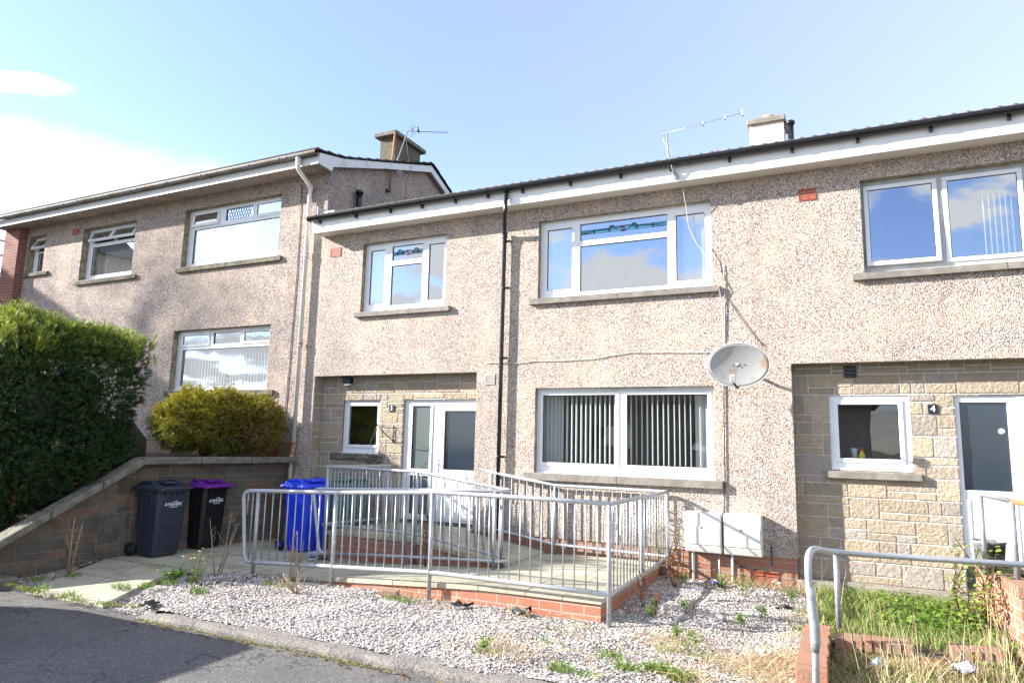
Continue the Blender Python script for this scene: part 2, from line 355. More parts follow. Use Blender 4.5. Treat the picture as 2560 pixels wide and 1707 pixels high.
TONES=[(.55,.45,.32),(.52,.42,.30),(.50,.41,.32),(.48,.41,.345),(.56,.46,.335),(.49,.40,.30),(.51,.44,.375),(.52,.425,.31)]
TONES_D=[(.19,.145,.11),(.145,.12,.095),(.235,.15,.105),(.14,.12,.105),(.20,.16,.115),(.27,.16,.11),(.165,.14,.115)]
def stones(mb,O,U,length,z0,z1,holes=(),top=None,tones=TONES,mort=(.84,.79,.72),Nn=(0,-1,0),proud=.011,seed=1,g=.007,course=.27):
    """coursed reconstituted stone on a vertical plane; O origin (x,y), U unit dir (x,y)"""
    rd=random.Random(seed)
    P=lambda u,z,e=0:(O[0]+U[0]*u+Nn[0]*e,O[1]+U[1]*u+Nn[1]*e,z)
    rects=[]
    z=z0
    while z<z1-.01:
        H=min(course,z1-z)
        if z1-(z+H)<.08: H=z1-z
        u=-rd.random()*.3
        while u<length:
            W=rd.choice((.35,.45,.55,.65,.28))
            k=rd.random()
            if k<.42: rects.append((u,u+W,z,z+H))
            elif k<.72:
                f=rd.choice((.36,.5,.64)); rects.append((u,u+W,z,z+H*f))
                q=rd.choice((0,.4,.55))
                if q: rects.append((u,u+W*q,z+H*f,z+H)); rects.append((u+W*q,u+W,z+H*f,z+H))
                else: rects.append((u,u+W,z+H*f,z+H))
            else:
                f=rd.choice((.36,.64)); q=rd.choice((.45,.6)); rects.append((u,u+W*q,z,z+H*f)); rects.append((u+W*q,u+W,z,z+H*f)); rects.append((u,u+W,z+H*f,z+H))
            u+=W
        z+=H
    T=top or (lambda u:z1)
    out=[]
    for (a,b,c,d) in rects:
        a=max(a,0); b=min(b,length)
        if b-a<.02: continue
        pieces=[(a,b,c,d)]
        for h in holes:
            npc=[]
            for (a1,b1,c1,d1) in pieces:
                if b1<=h[0] or a1>=h[1] or d1<=h[2] or c1>=h[3]: npc.append((a1,b1,c1,d1)); continue
                if a1<h[0]: npc.append((a1,h[0],c1,d1))
                if b1>h[1]: npc.append((h[1],b1,c1,d1))
                m0,m1=max(a1,h[0]),min(b1,h[1])
                if c1<h[2]: npc.append((m0,m1,c1,h[2]))
                if d1>h[3]: npc.append((m0,m1,h[3],d1))
            pieces=npc
        t=rd.choice(tones); j=rd.uniform(.88,1.1); t=tuple(x*j for x in t)
        for p in pieces: out.append((p,t))
    for (a,b,c,d),t in out:
        if b-a<.025 or d-c<.02: continue
        a+=g;b-=g;c+=g;d-=g
        da=min(d,T(a)-.004);db=min(d,T(b)-.004)
        if da<c+.01 and db<c+.01: continue
        if da<c+.01:  # clip wedge
            da=c+.001
        if db<c+.01: db=c+.001
        e=proud*rd.uniform(.6,1.2); s=.006
        f=[P(a,c,0),P(b,c,0),P(b,db,0),P(a,da,0)]; k=[P(a+s,c+s,e),P(b-s,c+s,e),P(b-s,max(db-s,c+s),e),P(a+s,max(da-s,c+s),e)]
        mb.poly(k,t)
        for i in range(4): mb.poly([f[i],f[(i+1)%4],k[(i+1)%4],k[i]],t)
    # mortar plane with holes
    us=sorted({0,length,*[x for h in holes for x in h[:2] if 0<x<length]}); zs=sorted({z0,z1,*[x for h in holes for x in h[2:4] if z0<x<z1]})
    n=16 if top else 1
    for a,b in zip(us,us[1:]):
        for i in range(n):
            a1=a+(b-a)*i/n; b1=a+(b-a)*(i+1)/n
            for c,d in zip(zs,zs[1:]):
                if any(h[0]<(a1+b1)/2<h[1] and h[2]<(c+d)/2<h[3] for h in holes): continue
                mb.quad(P(a1,c),P(b1,c),P(b1,min(d,T(b1))),P(a1,min(d,T(a1))),mort)
# ------------------------------------------------------------------ windows
def ring(mb,x0,x1,z0,z1,w,y0,y1,wb=None):
    wb=wb or w
    mb.box(x0,x1,y0,y1,z0,z0+wb); mb.box(x0,x1,y0,y1,z1-w,z1); mb.box(x0,x0+w,y0,y1,z0+wb,z1-w); mb.box(x1-w,x1,y0,y1,z0+wb,z1-w)
def window(parent,label,F,yf,panes,sill=None,sillm='sill',fm='pvc',glass='glass',room=1.2,fm_s=None,roomm='room'):
    """F=(x0,x1,z0,z1) outer frame; panes=(x0,x1,z0,z1 glass rect,kind,open angle)"""
    x0,x1,z0,z1=F; mb=MB(); d=.06
    xs=[]; holes=[(p[0],p[1],p[2],p[3]) for p in panes]
    hh=[]
    for p in panes:
        if p[4]=='sash':
            sw=.055; hh.append((p[0]-sw+.012,p[1]+sw-.012,p[2]-sw+.012,p[3]+sw-.012))
        else: hh.append(p[:4])
    xs=sorted({x0,x1,*[v for h in hh for v in h[:2]]}); zs=sorted({z0,z1,*[v for h in hh for v in h[2:4]]})
    inh=lambda X,Z:any(h[0]<X<h[1] and h[2]<Z<h[3] for h in hh)
    for i,(a,b) in enumerate(zip(xs,xs[1:])):
        for c,e in zip(zs,zs[1:]):
            if inh((a+b)/2,(c+e)/2): continue
            mb.quad((a,yf,c),(b,yf,c),(b,yf,e),(a,yf,e))
    for h in hh:
        a,b,c,e=h
        mb.quad((a,yf,c),(a,yf,e),(a,yf+d,e),(a,yf+d,c)); mb.quad((b,yf+d,c),(b,yf+d,e),(b,yf,e),(b,yf,c))
        mb.quad((a,yf,e),(b,yf,e),(b,yf+d,e),(a,yf+d,e)); mb.quad((a,yf+d,c),(b,yf+d,c),(b,yf,c),(a,yf,c))
    mb.quad((x0,yf+d,z1),(x1,yf+d,z1),(x1,yf,z1),(x0,yf,z1)); mb.quad((x0,yf,z0),(x1,yf,z0),(x1,yf+d,z0),(x0,yf+d,z0))
    # drip cill of the frame
    mb.box(x0,x1,yf-.035,yf-.002,z0-.001,z0+.022)
    W=mb.build('window',fm,parent); W['label']=label
    for p in panes:
        a,b,c,e=p[:4]; kind=p[4]; ang=p[5] if len(p)>5 else 0
        if kind=='sash':
            sw=.055; s=MB(); ys=-.016
            h=e-c+2*sw; wd=b-a+2*sw
            ring(s,-wd/2,wd/2,-h,0,sw,ys,ys+.05)
            q=MB(); q.box(-wd/2,wd/2,ys-.012,ys-.002,-h,-h+.014)
            s.v+= []
            o=s.build('sash',fm_s or fm,W,bevel=.005); o.location=((a+b)/2,yf,e+sw); o.rotation_euler=(-R(ang),0,0)
            gl=MB(); gl.quad((-wd/2+sw,ys+.02,-h+sw),(wd/2-sw,ys+.02,-h+sw),(wd/2-sw,ys+.02,-sw),(-wd/2+sw,ys+.02,-sw))
            g=gl.build('glass',glass,W); g.location=o.location; g.rotation_euler=o.rotation_euler
            ga=MB(); ring(ga,-wd/2+sw-.001,wd/2-sw+.001,-h+sw-.001,-sw+.001,.008,ys+.012,ys+.024)
            k=ga.build('gasket','plate',W); k.location=o.location; k.rotation_euler=o.rotation_euler
        else:
            gl=MB(); gl.quad((a,yf+.03,c),(b,yf+.03,c),(b,yf+.03,e),(a,yf+.03,e)); gl.build('glass',glass,W)
            ga=MB(); ring(ga,a+.0005,b-.0005,c+.0005,e-.0005,.008,yf+.018,yf+.029); ga.build('gasket','plate',W)
    # room behind
    rm=MB(); Y0=yf+d+.01; Y1=Y0+room; a,b,c,e=x0-.25,x1+.25,z0-.35,z1+.12
    rm.quad((a,Y1,c),(b,Y1,c),(b,Y1,e),(a,Y1,e)); rm.quad((a,Y0,c),(a,Y0,e),(a,Y1,e),(a,Y1,c)); rm.quad((b,Y1,c),(b,Y1,e),(b,Y0,e),(b,Y0,c))
    rm.quad((a,Y0,e),(b,Y0,e),(b,Y1,e),(a,Y1,e)); rm.quad((a,Y1,c),(b,Y1,c),(b,Y0,c),(a,Y0,c))
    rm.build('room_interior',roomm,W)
    if sill:
        sx0,sx1,sz0,sz1,sy0=sill; s=MB()
        mid=(sx0+sx1)/2
        if sx1-sx0>2.4:
            s.box(sx0,mid-.004,sy0,yf-.0,sz0,sz1); s.box(mid+.004,sx1,sy0,yf-.0,sz0,sz1)
            s.box(mid-.0038,mid+.0038,sy0+.006,yf,sz0+.003,sz1-.003)
        else: s.box(sx0,sx1,sy0,yf-.0,sz0,sz1)
        s.build('sill',sillm,W,bevel=.008)
    return W
def slats(parent,x0,x1,z0,z1,y,step,dirx=-.1,wd=.085,name='vertical_blind',m='curtain'):
    mb=MB(); x=x0
    l=math.hypot(dirx,1); ux,uy=dirx/l*wd,1/l*wd
    while x<x1:
        j=random.uniform(-.004,.004)
        mb.quad((x-ux/2+j,y-uy/2,z0),(x+ux/2+j,y+uy/2,z0),(x+ux/2+j,y+uy/2,z1),(x-ux/2+j,y-uy/2,z1)); x+=step
    return mb.build(name,m,parent)
def folds(parent,x0,x1,z0,z1,y,amp=.025,per=.09,name='curtain',m='curtain'):
    mb=MB(); n=max(4,int((x1-x0)/per*6)); pts=[]
    for i in range(n+1):
        x=x0+(x1-x0)*i/n; pts.append((x,y+amp*math.sin(2*PI*(x-x0)/per)+random.uniform(-.3,.3)*amp))
    for (a,ya),(b,yb) in zip(pts,pts[1:]): mb.poly([(a,ya,z0),(b,yb,z0),(b,yb,z1),(a,ya,z1)],None,False)
    return mb.build(name,m,parent)
def netcurtain(parent,x0,x1,ztop,zb,y,tooth=.16,drop=.09):
    mb=MB(); n=max(2,int((x1-x0)/tooth)); w=(x1-x0)/n
    for i in range(n):
        a=x0+i*w; b=a+w; m=(a+b)/2
        mb.poly([(a,y,zb+drop),(m,y,zb),(b,y,zb+drop),(b,y,ztop),(a,y,ztop)])
    return mb.build('net_curtain','net',parent)
def leadband(parent,x0,x1,zc,y):
    cx=(x0+x1)/2; w=x1-x0
    for s in(-1,1):
        b=MB()
        for k in (-1,1):
            xa,xb=sorted((cx+s*.09,cx+s*(w/2-.005))); b.box(xa,xb,y,y+.002,zc+k*.017-.012,zc+k*.017+.012)
        b.build('blue_glass_strip',M['teal'],parent)
    l=MB(); f=lambda t:zc+.045*math.sin(PI*t)**2-.03*(1-math.sin(PI*t))
    l.tube([(x0+w*i/24,y-.003,f(i/24)) for i in range(25)],.0035,5)
    for rr in(1,.62,.34): l.tube([(cx+.085*rr*math.cos(a),y-.003,zc+.045*rr*math.sin(a)) for a in [2*PI*i/18 for i in range(19)]],.0035,5)
    for s in(-1,1):
        for q in(.16,.34,.6):
            if q*w<w/2-.01:
                for e in(-.012,0,.012): l.box(cx+s*q*w+e-.003,cx+s*q*w+e+.003,y-.004,y,zc-.035,zc+.035)
        for k in(-.03,0,.03):
            xa,xb=sorted((cx+s*.09,cx+s*(w/2-.005))); l.box(xa,xb,y-.003,y,zc+k-.002,zc+k+.002)
    l.build('lead_line','plate',parent)
    for s in(-1,1):
        g=MB(); g.tube([(cx+s*.14,y-.006,zc+.05),(cx+s*.18,y-.006,zc+.065),(cx+s*.22,y-.006,zc+.05)],.012,6); g.build('green_glass_leaf',M['teal2'],parent)
M['teal']=simple('turquoise_film',(.05,.32,.48),.3,.1,9); M['teal2']=simple('green_film',(.04,.30,.22),.3,.1,9)
def airvent(parent,x0,x1,z0,z1,y,m='terra',slots=4,label=None,seg=1):
    mb=MB(); mb.box(x0,x1,y-.012,y+.02,z0,z0+.014); mb.box(x0,x1,y-.012,y+.02,z1-.014,z1); mb.box(x0,x0+.014,y-.012,y+.02,z0+.014,z1-.014); mb.box(x1-.014,x1,y-.012,y+.02,z0+.014,z1-.014)
    h=(z1-z0-.028)/(slots*2)
    for i in range(slots): mb.box(x0+.014,x1-.014,y-.008,y+.01,z0+.014+h*(2*i+.6),z0+.014+h*(2*i+1.75))
    for k in range(1,seg): xx=x0+(x1-x0)*k/seg; mb.box(xx-.008,xx+.008,y-.010,y+.01,z0+.014,z1-.014)
    mb.box(x0+.014,x1-.014,y+.012,y+.02,z0+.014,z1-.014)
    o=mb.build('air_vent',m,parent)
    if label: o['label']=label
    return o
def gutter(parent,x0,x1,y,z,r,m,clips=(),unions=(),cliplen=.05):
    mb=MB(); n=10
    def prof(rr): return [(y+rr*math.cos(PI+PI*i/n),z+rr*math.sin(PI+PI*i/n)) for i in range(n+1)]
    o_=prof(r); i_=prof(r-.006)
    for a,b in zip(o_,o_[1:]): mb.poly([(x0,a[0],a[1]),(x1,a[0],a[1]),(x1,b[0],b[1]),(x0,b[0],b[1])],None,True)
    for a,b in zip(i_,i_[1:]): mb.poly([(x0,b[0],b[1]),(x1,b[0],b[1]),(x1,a[0],a[1]),(x0,a[0],a[1])],None,True)
    mb.box(x0,x1,y-r-.003,y-r+.008,z-.006,z+.008); mb.box(x0,x1,y+r-.008,y+r+.003,z-.006,z+.008)
    for u in unions:
        R2=r+.008; pr=[(y+R2*math.cos(PI+PI*i/n),z+R2*math.sin(PI+PI*i/n)) for i in range(n+1)]
        for a,b in zip(pr,pr[1:]): mb.poly([(u-.05,a[0],a[1]),(u+.05,a[0],a[1]),(u+.05,b[0],b[1]),(u-.05,b[0],b[1])],None,True)
        for s in(-.05,.05): mb.poly([(u+s,a[0],a[1]) for a in pr]+[(u+s,a[0],a[1]) for a in reversed(o_)])
    g=mb.build('gutter',m,parent)
    for c in clips:
        k=MB(); R2=r+.009; pr=[(y+R2*math.cos(PI+PI*i/n),z+R2*math.sin(PI+PI*i/n)) for i in range(n+1)]
        for a,b in zip(pr,pr[1:]): k.poly([(c-.014,a[0],a[1]),(c+.014,a[0],a[1]),(c+.014,b[0],b[1]),(c-.014,b[0],b[1])])
        for s in(-.014,.014): k.poly([(c+s,a[0],a[1]) for a in pr]+[(c+s,a[0],a[1]) for a in reversed(o_)])
        k.box(c-.02,c+.02,y+.02,y+r+.02,z-r-cliplen,z-r+.01)
        k.build('gutter_bracket',m,g)
    return g
def pipe(parent,pts,r,m,collars=(),clips=(),name='downpipe'):
    mb=MB(); mb.tube(pts,r,12); o=mb.build(name,m,parent)
    for (x,y,z,mm) in collars:
        k=MB(); k.lathe([(r,-.05),(r+.009,-.045),(r+.009,-.02),(r+.006,-.018),(r+.006,.018),(r+.011,.02),(r+.011,.05),(r,.055)],(x,y,z),14); k.build('pipe_collar',mm,o)
    for (x,y,z) in clips:
        k=MB(); k.lathe([(r,-.02),(r+.006,-.02),(r+.006,.02),(r,.02)],(x,y,z),14); k.box(x,x+.09,y+.0,y+.03,z-.018,z+.018); k.tube([(x+.085,y+.005,z),(x+.085,y+.06,z)],.014,6); k.build('pipe_bracket',m,o)
    return o
def roof(parent,x0,x1,ye,ze,slope,yr,m,roll=.16,amp=.020,course=.36,back=None,lift=.02):
    mb=MB(); nx=int((x1-x0)/roll*6); V=[];F=[]
    rows=[]; y=ye; first=True
    while y<yr-.01:
        y2=min(y+course,yr)
        rows.append((y,ze+slope*(y-ye)+lift)); rows.append((y2,ze+slope*(y2-ye)+.0)); y=y2
    xs=np.linspace(x0,x1,nx+1); ph=((xs-x0)/roll)%1; bump_=np.where(ph<.42,np.sin(ph/.42*PI),0)*amp
    for (yy,z) in rows:
        for x,bz in zip(xs,bump_): V.append((x,yy,z+bz))
    n=nx+1
    for i in range(len(rows)-1):
        for j in range(nx): F.append((i*n+j,i*n+j+1,(i+1)*n+j+1,(i+1)*n+j))
    # thickness under the first course
    k=len(V)
    for x in xs: V.append((x,ye,ze-.012))
    for j in range(nx): F.append((k+j,k+j+1,j+1,j))
    if back:
        k=len(V); zr=rows[-1][1]; V+= [(x0,yr,zr),(x1,yr,zr),(x1,back[0],back[1]),(x0,back[0],back[1])]; F.append((k,k+1,k+2,k+3))
    o=npmesh('roof',V,F,m,parent)
    return o
# ------------------------------------------------------------------ HOUSE 3 (middle)
XL,XM,XR=-9.40,-1.50,8.0
SOF=3.84
h3=empty('terraced_house')
tag(h3,'middle pebbledashed terraced house numbered 3, with the white double door and the railed ramp','house')
gw=(-4.415,-1.64,-.49,.835,.10); uw=(-4.40,-1.63,2.285,3.595,.10); sm=(-8.0,-6.17,2.285,3.60,.10)
rec=(-8.985,-5.49,-1.9,1.12,.25)
mb=MB(); wall_grid(mb,XL,XM,-1.9,3.90,0,[gw,uw,sm],[rec,(-5.49,XM,-1.9,-1.46)])
for h in(gw,uw,sm): reveal(mb,h,0,top=False,left=False)
mb.quad((-9.40,0,-1.9),(-9.40,.3,-1.9),(-9.40,.3,3.9),(-9.40,0,3.9))
mb.quad((rec[1],.25,-1.9),(rec[1],.25,1.12),(rec[1],0,1.12),(rec[1],0,-1.9))
mb.quad((-5.49,0,-1.46),(XM,0,-1.46),(XM,.03,-1.46),(-5.49,.03,-1.46))
mb.build('wall','cast',h3)
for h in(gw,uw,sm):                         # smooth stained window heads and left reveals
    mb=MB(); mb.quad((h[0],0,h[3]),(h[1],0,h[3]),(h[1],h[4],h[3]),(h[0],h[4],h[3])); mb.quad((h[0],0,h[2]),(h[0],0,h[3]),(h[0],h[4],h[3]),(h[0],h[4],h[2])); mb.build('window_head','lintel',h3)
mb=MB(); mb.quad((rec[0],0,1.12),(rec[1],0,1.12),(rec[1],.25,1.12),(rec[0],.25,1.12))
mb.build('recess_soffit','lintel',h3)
mb=MB(); mb.quad((-5.49,.018,-1.9),(XM,.018,-1.9),(XM,.018,-1.455),(-5.49,.018,-1.455)); mb.build('brick_base','brick',h3)
airvent(h3,-8.785,-8.535,3.42,3.595,0,'terra',4,'red terracotta vent above the small upstairs window')
airvent(h3,-5.325,-5.145,.91,1.075,0,'vent',6,'cream square vent beside the black downpipe')
airvent(h3,-4.88,-4.66,-1.33,-1.0,0,'vent',8,'grey louvred floor vent behind the railings')
# recess: stone lining
w3=(-8.47,-7.62,-.298,.672); d3=(-7.10,-5.49,-1.40,.683)
mb=MB(); off=-8.985
stones(mb,(off,.25),(1,0),3.495,-1.9,1.12,[tuple(v-off if i<2 else v for i,v in enumerate(w3)),(d3[0]-off,3.6,-2,d3[3])],seed=5)
stones(mb,(off,0),(0,1),.25,-1.9,1.12,Nn=(1,0,0),seed=11,proud=.012)
for a,b,c,d in (w3,):
    t=(.33,.26,.17)
    mb.quad((a,.25,c),(a,.25,d),(a,.33,d),(a,.33,c),t); mb.quad((a,.25,d),(b,.25,d),(b,.33,d),(a,.33,d),t); mb.quad((b,.33,c),(b,.33,d),(b,.25,d),(b,.25,c),t); mb.quad((a,.33,c),(b,.33,c),(b,.25,c),(a,.25,c),t)
mb.quad((d3[0],.25,d3[2]),(d3[0],.25,d3[3]),(d3[0],.33,d3[3]),(d3[0],.33,d3[2]),(.4,.34,.25)); mb.quad((d3[0],.25,d3[3]),(d3[1],.25,d3[3]),(d3[1],.33,d3[3]),(d3[0],.33,d3[3]),(.4,.34,.25))
mb.build('stone_recess_wall','stone',h3,tone=True)
window(h3,'small square window beside the white front door',w3,.30,[(-8.34,-7.70,-.14,.575,'sash')],(-8.66,-7.50,-.40,-.30,.17),'sill_old','pvc','glass',roomm='room_olive') if False else None
M['room_olive']=simple('olive_room',(.10,.085,.012),.9,.3,3)
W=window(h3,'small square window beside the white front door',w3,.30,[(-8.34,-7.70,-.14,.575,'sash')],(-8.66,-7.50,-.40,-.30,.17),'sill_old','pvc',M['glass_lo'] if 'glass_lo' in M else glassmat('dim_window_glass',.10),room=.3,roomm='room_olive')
M['glass_lo']=glassmat('dark_reflecting_glass',.12)
# windows
W=window(h3,'wide ground floor window with vertical blinds',gw[:4],.10,[(-4.315,-3.119,-.325,.727,'sash'),(-2.935,-1.744,-.325,.723,'sash')],(-4.565,-1.535,-.60,-.492,-.075),glass='glass_lo',room=2.2)
slats(W,-4.03,-3.07,-.36,.76,.24,.0785,.02); slats(W,-2.99,-1.97,-.36,.76,.24,.0815,.02)
folds(W,-4.36,-4.05,-.40,.79,.26,.02,.07); folds(W,-1.955,-1.69,-.40,.79,.26,.02,.11)
mb=MB(); mb.box(-3.35,-2.35,.075,.10,.79,.815); mb.build('trickle_vent','pvc_old',W)
W=window(h3,'wide upstairs window with a leaded top light and side blinds',uw[:4],.10,[(-4.285,-3.849,2.44,3.46,'fixed'),(-3.711,-2.299,3.214,3.495,'fixed'),(-3.711,-2.299,2.377,3.13,'fixed'),(-2.17,-1.738,2.425,3.45,'fixed')],(-4.53,-1.535,2.19,2.282,-.07))
folds(W,-4.36,-3.80,2.35,3.52,.24,.012,.15); folds(W,-2.09,-1.70,2.35,3.52,.24,.012,.12)
leadband(W,-3.705,-2.305,3.355,.122)
W=window(h3,'upstairs window above the entrance with a leaded top light',sm[:4],.10,[(-7.895,-7.563,2.44,3.477,'fixed'),(-7.408,-6.73,3.235,3.513,'fixed'),(-7.408,-6.73,2.40,3.146,'fixed'),(-6.602,-6.275,2.44,3.475,'fixed')],(-8.09,-6.04,2.19,2.282,-.07))
folds(W,-7.94,-7.60,2.35,3.52,.24,.012,.15)
leadband(W,-7.40,-6.74,3.375,.122)
# door
D=MB(); a,b,c,d=d3; y=.30
D.box(a,a+.075,y,y+.06,c,d); D.box(a+.075,b+.3,y,y+.06,d-.075,d); D.box(a+.075,b+.3,y,y+.06,c,c+.05)
D.box(-6.50,-6.43,y,y+.06,c+.05,d-.075)
def panelframe(D,x0,x1,z0,z1,holes,y0,y1):
    xs=sorted({x0,x1,*[v for h in holes for v in h[:2]]}); zs=sorted({z0,z1,*[v for h in holes for v in h[2:4]]})
    for p,q in zip(xs,xs[1:]):
        for r,s in zip(zs,zs[1:]):
            if any(h[0]<(p+q)/2<h[1] and h[2]<(r+s)/2<h[3] for h in holes): continue
            D.quad((p,y0,r),(q,y0,r),(q,y0,s),(p,y0,s))
    for h in holes:
        p,q,r,s=h
        D.quad((p,y0,r),(p,y0,s),(p,y1,s),(p,y1,r)); D.quad((q,y1,r),(q,y1,s),(q,y0,s),(q,y0,r)); D.quad((p,y0,s),(q,y0,s),(q,y1,s),(p,y1,s)); D.quad((p,y1,r),(q,y1,r),(q,y0,r),(p,y0,r))
sl=[(-6.93,-6.555,-.525,.575),(-6.93,-6.555,-1.30,-.645)]
panelframe(D,-7.025,-6.50,c+.05,d-.075,sl,y-.012,y+.02)
door=D.build('front_door','pvc',h3); door['label']='white door frame with a glazed sidelight'
for s in sl:
    g=MB(); g.quad((s[0],y+.018,s[2]),(s[1],y+.018,s[2]),(s[1],y+.018,s[3]),(s[0],y+.018,s[3])); g.build('glass','frost2',door)
lf=MB(); hole=(-6.255,-5.60,-.52,.488)
panelframe(lf,-6.43,-5.30,c+.052,d-.078,[hole],y-.02,y+.02)
for px0,px1 in((-6.22,-5.97),(-5.86,-5.61)):
    ring(lf,px0,px1,-1.24,-.72,.022,y-.032,y-.0205)
    lf.box(px0+.05,px1-.05,y-.028,y-.0205,-1.19,-.77)
lf.box(-6.09,-5.79,y-.035,y-.0205,-.66,-.60)
leaf=lf.build('door_leaf','pvc',door)
g=MB(); g.quad((hole[0],y+.012,hole[2]),(hole[1],y+.012,hole[2]),(hole[1],y+.012,hole[3]),(hole[0],y+.012,hole[3])); g.build('glass','frost',door)
g=MB(); ring(g,hole[0]+.001,hole[1]-.001,hole[2]+.001,hole[3]-.001,.009,y-.004,y+.010)
for s in sl: ring(g,s[0]+.001,s[1]-.001,s[2]+.001,s[3]-.001,.009,y,y+.016)
g.build('gasket','plate',door)
g=MB(); g.box(-6.385,-6.355,y-.034,y-.0205,-.56,-.33); g.tube([(-6.37,y-.03,-.415),(-6.37,y-.07,-.415),(-6.35,y-.075,-.415),(-6.24,y-.075,-.415)],.011,8); g.build('handle','pvc',door)
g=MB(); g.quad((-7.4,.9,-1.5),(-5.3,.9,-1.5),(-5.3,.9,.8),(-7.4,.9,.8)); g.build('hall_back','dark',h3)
# eaves
FY=-.30
def eaves(parent,x0,x1,left_end=False,vented=True):
    e=MB(); e.box(x0,x1,FY-.012,FY+.012,SOF-.012,4.09); fa=e.build('fascia','fascia',parent)
    e=MB(); e.quad((x0,.0,SOF),(x1,.0,SOF),(x1,FY+.012,SOF),(x0,FY+.012,SOF))
    if left_end: e.quad((x0,0,SOF),(x0,FY,SOF),(x0,FY,4.07),(x0,0,4.16))
    so_=e.build('soffit','soffit',parent)
    if vented:
        e=MB(); x=max(x0,-4.75)+.02
        while x<min(x1,3.4): e.box(x,x+.010,FY+.016,FY+.030,SOF-.0025,SOF-.001); x+=.022
        v=e.build('soffit_vent_slot','dark',parent)
    return fa
eaves(h3,-8.99,XM,True)
g3=gutter(h3,-9.02,XM,-.382,4.115,.070,'black',(-8.80,-7.94,-7.17,-6.50,-5.82,-5.19,-4.55,-3.72,-2.90,-2.13),(-4.84,-1.85))
k=MB(); k.box(-9.034,-9.02,-.452,-.312,4.045,4.122); k.build('stop_end','black',g3)
mb=MB(); roof(h3,-8.93,XM,-.36,4.152,.345,4.2,'tile',back=(8.5,4.1))
pp=pipe(h3,[(-4.84,-.372,4.06),(-4.84,-.372,3.74),(-4.86,-.36,3.68),(-4.98,-.10,3.44),(-4.99,-.075,3.36),(-5.0,-.075,1.0),(-5.01,-.075,-1.45)],.034,'black',[(-4.84,-.372,3.95,'black'),(-4.985,-.08,3.40,'black')],[(-4.985,-.075,3.30),(-4.985,-.075,2.50),(-5.0,-.075,1.33),(-5.0,-.075,-.26)])
pp['label']='black plastic downpipe'
f=MB(); f.tube([(-8.82,.80,4.4),(-8.82,.80,4.98)],.062,14); f.lathe([(.062,-.03),(.085,-.02),(.085,.03),(.05,.05),(0,.05)],(-8.82,.80,5.0),14); f.build('roof_flue','black',h3)
f=MB(); f.box(-8.925,-8.905,-.3,3.4,4.2,4.36); f.box(-8.925,-8.55,-.25,-.22,4.15,4.26)
f.build('flashing','greyframe',h3)
# ------------------------------------------------------------------ HOUSE 4 (right)
h4=empty('terraced_house')
tag(h4,'right-hand pebbledashed house numbered 4, with stone-faced entrance and pale chimney','house')
rw=(.34,3.4,2.295,3.595,.12); rec4=(-.608,8.0,-1.9,1.12,.25)
mb=MB(); wall_grid(mb,XM,XR,-1.46,3.90,0,[rw],[rec4]); reveal(mb,rw,0,top=False,left=False)
mb.quad((rec4[0],0,-1.46),(rec4[0],0,1.12),(rec4[0],.25,1.12),(rec4[0],.25,-1.46))
mb.quad((XM,0,-1.46),(-.608,0,-1.46),(-.608,.03,-1.46),(XM,.03,-1.46))
mb.build('wall','cast',h4)
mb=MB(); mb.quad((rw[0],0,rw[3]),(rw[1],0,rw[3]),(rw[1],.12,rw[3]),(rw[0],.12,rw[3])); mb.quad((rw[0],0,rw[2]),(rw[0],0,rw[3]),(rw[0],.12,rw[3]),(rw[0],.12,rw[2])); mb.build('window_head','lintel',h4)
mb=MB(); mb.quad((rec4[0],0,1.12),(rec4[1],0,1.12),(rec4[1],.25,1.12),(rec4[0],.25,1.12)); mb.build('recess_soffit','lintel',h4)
mb=MB(); mb.quad((XM,.018,-1.9),(-.62,.018,-1.9),(-.62,.018,-1.455),(XM,.018,-1.455)); mb.quad((-.62,.018,-1.9),(-.62,.25,-1.9),(-.62,.25,-1.455),(-.62,.018,-1.455)); mb.build('brick_base','brick',h4)
airvent(h4,-1.15,-.86,-1.80,-1.66,.012,'terra',2,'brick-red floor vent low in the brick base',2)
airvent(h4,-.43,-.205,3.40,3.57,0,'terra',4,'red terracotta vent under the eaves',2)
w4=(-.16,.78,-.288,.697); d4=(1.285,2.5,-1.40,.686)
mb=MB(); off=-.608
stones(mb,(off,.25),(1,0),8.6,-1.72,1.12,[(w4[0]-off,w4[1]-off,w4[2],w4[3]),(d4[0]-off,d4[1]-off,-1.8,d4[3])],seed=23)
for a,b,c,d,t in ((*w4,(.33,.26,.17)),(*d4,(.4,.34,.25))):
    mb.quad((a,.25,c),(a,.25,d),(a,.33,d),(a,.33,c),t); mb.quad((a,.25,d),(b,.25,d),(b,.33,d),(a,.33,d),t); mb.quad((b,.33,c),(b,.33,d),(b,.25,d),(b,.25,c),t); mb.quad((a,.33,c),(b,.33,c),(b,.25,c),(a,.25,c),t)
mb.build('stone_recess_wall','stone',h4,tone=True)
mb=MB(); mb.box(-.62,8.0,-.02,.30,-1.95,-1.715); mb.build('plinth','conc',h4,bevel=.015)
airvent(h4,.04,.19,.935,1.092,.235,'plate',5,'small dark vent high on the stone wall',1)
W=window(h4,'square window in the stone wall with bottles on the sill inside',w4,.27,[(-.055,.655,-.135,.577,'sash')],(-.242,.878,-.40,-.305,.17),glass='glass_lo',room=.7)
bt=MB(); bt.lathe([(0,0),(.035,0),(.038,.02),(.038,.12),(.02,.15),(.018,.17)],(.21,.42,-.20),12); bt.build('spray_bottle','yellow',W)
bt=MB(); bt.lathe([(.02,.168),(.024,.17),(.022,.20),(0,.205)],(.21,.42,-.20),12); bt.build('bottle_cap','red',W)
bt=MB(); bt.lathe([(0,0),(.035,0),(.033,.14),(.042,.17),(.042,.20),(0,.20)],(.12,.42,-.20),12); bt.build('glass_jar','bulb',W)
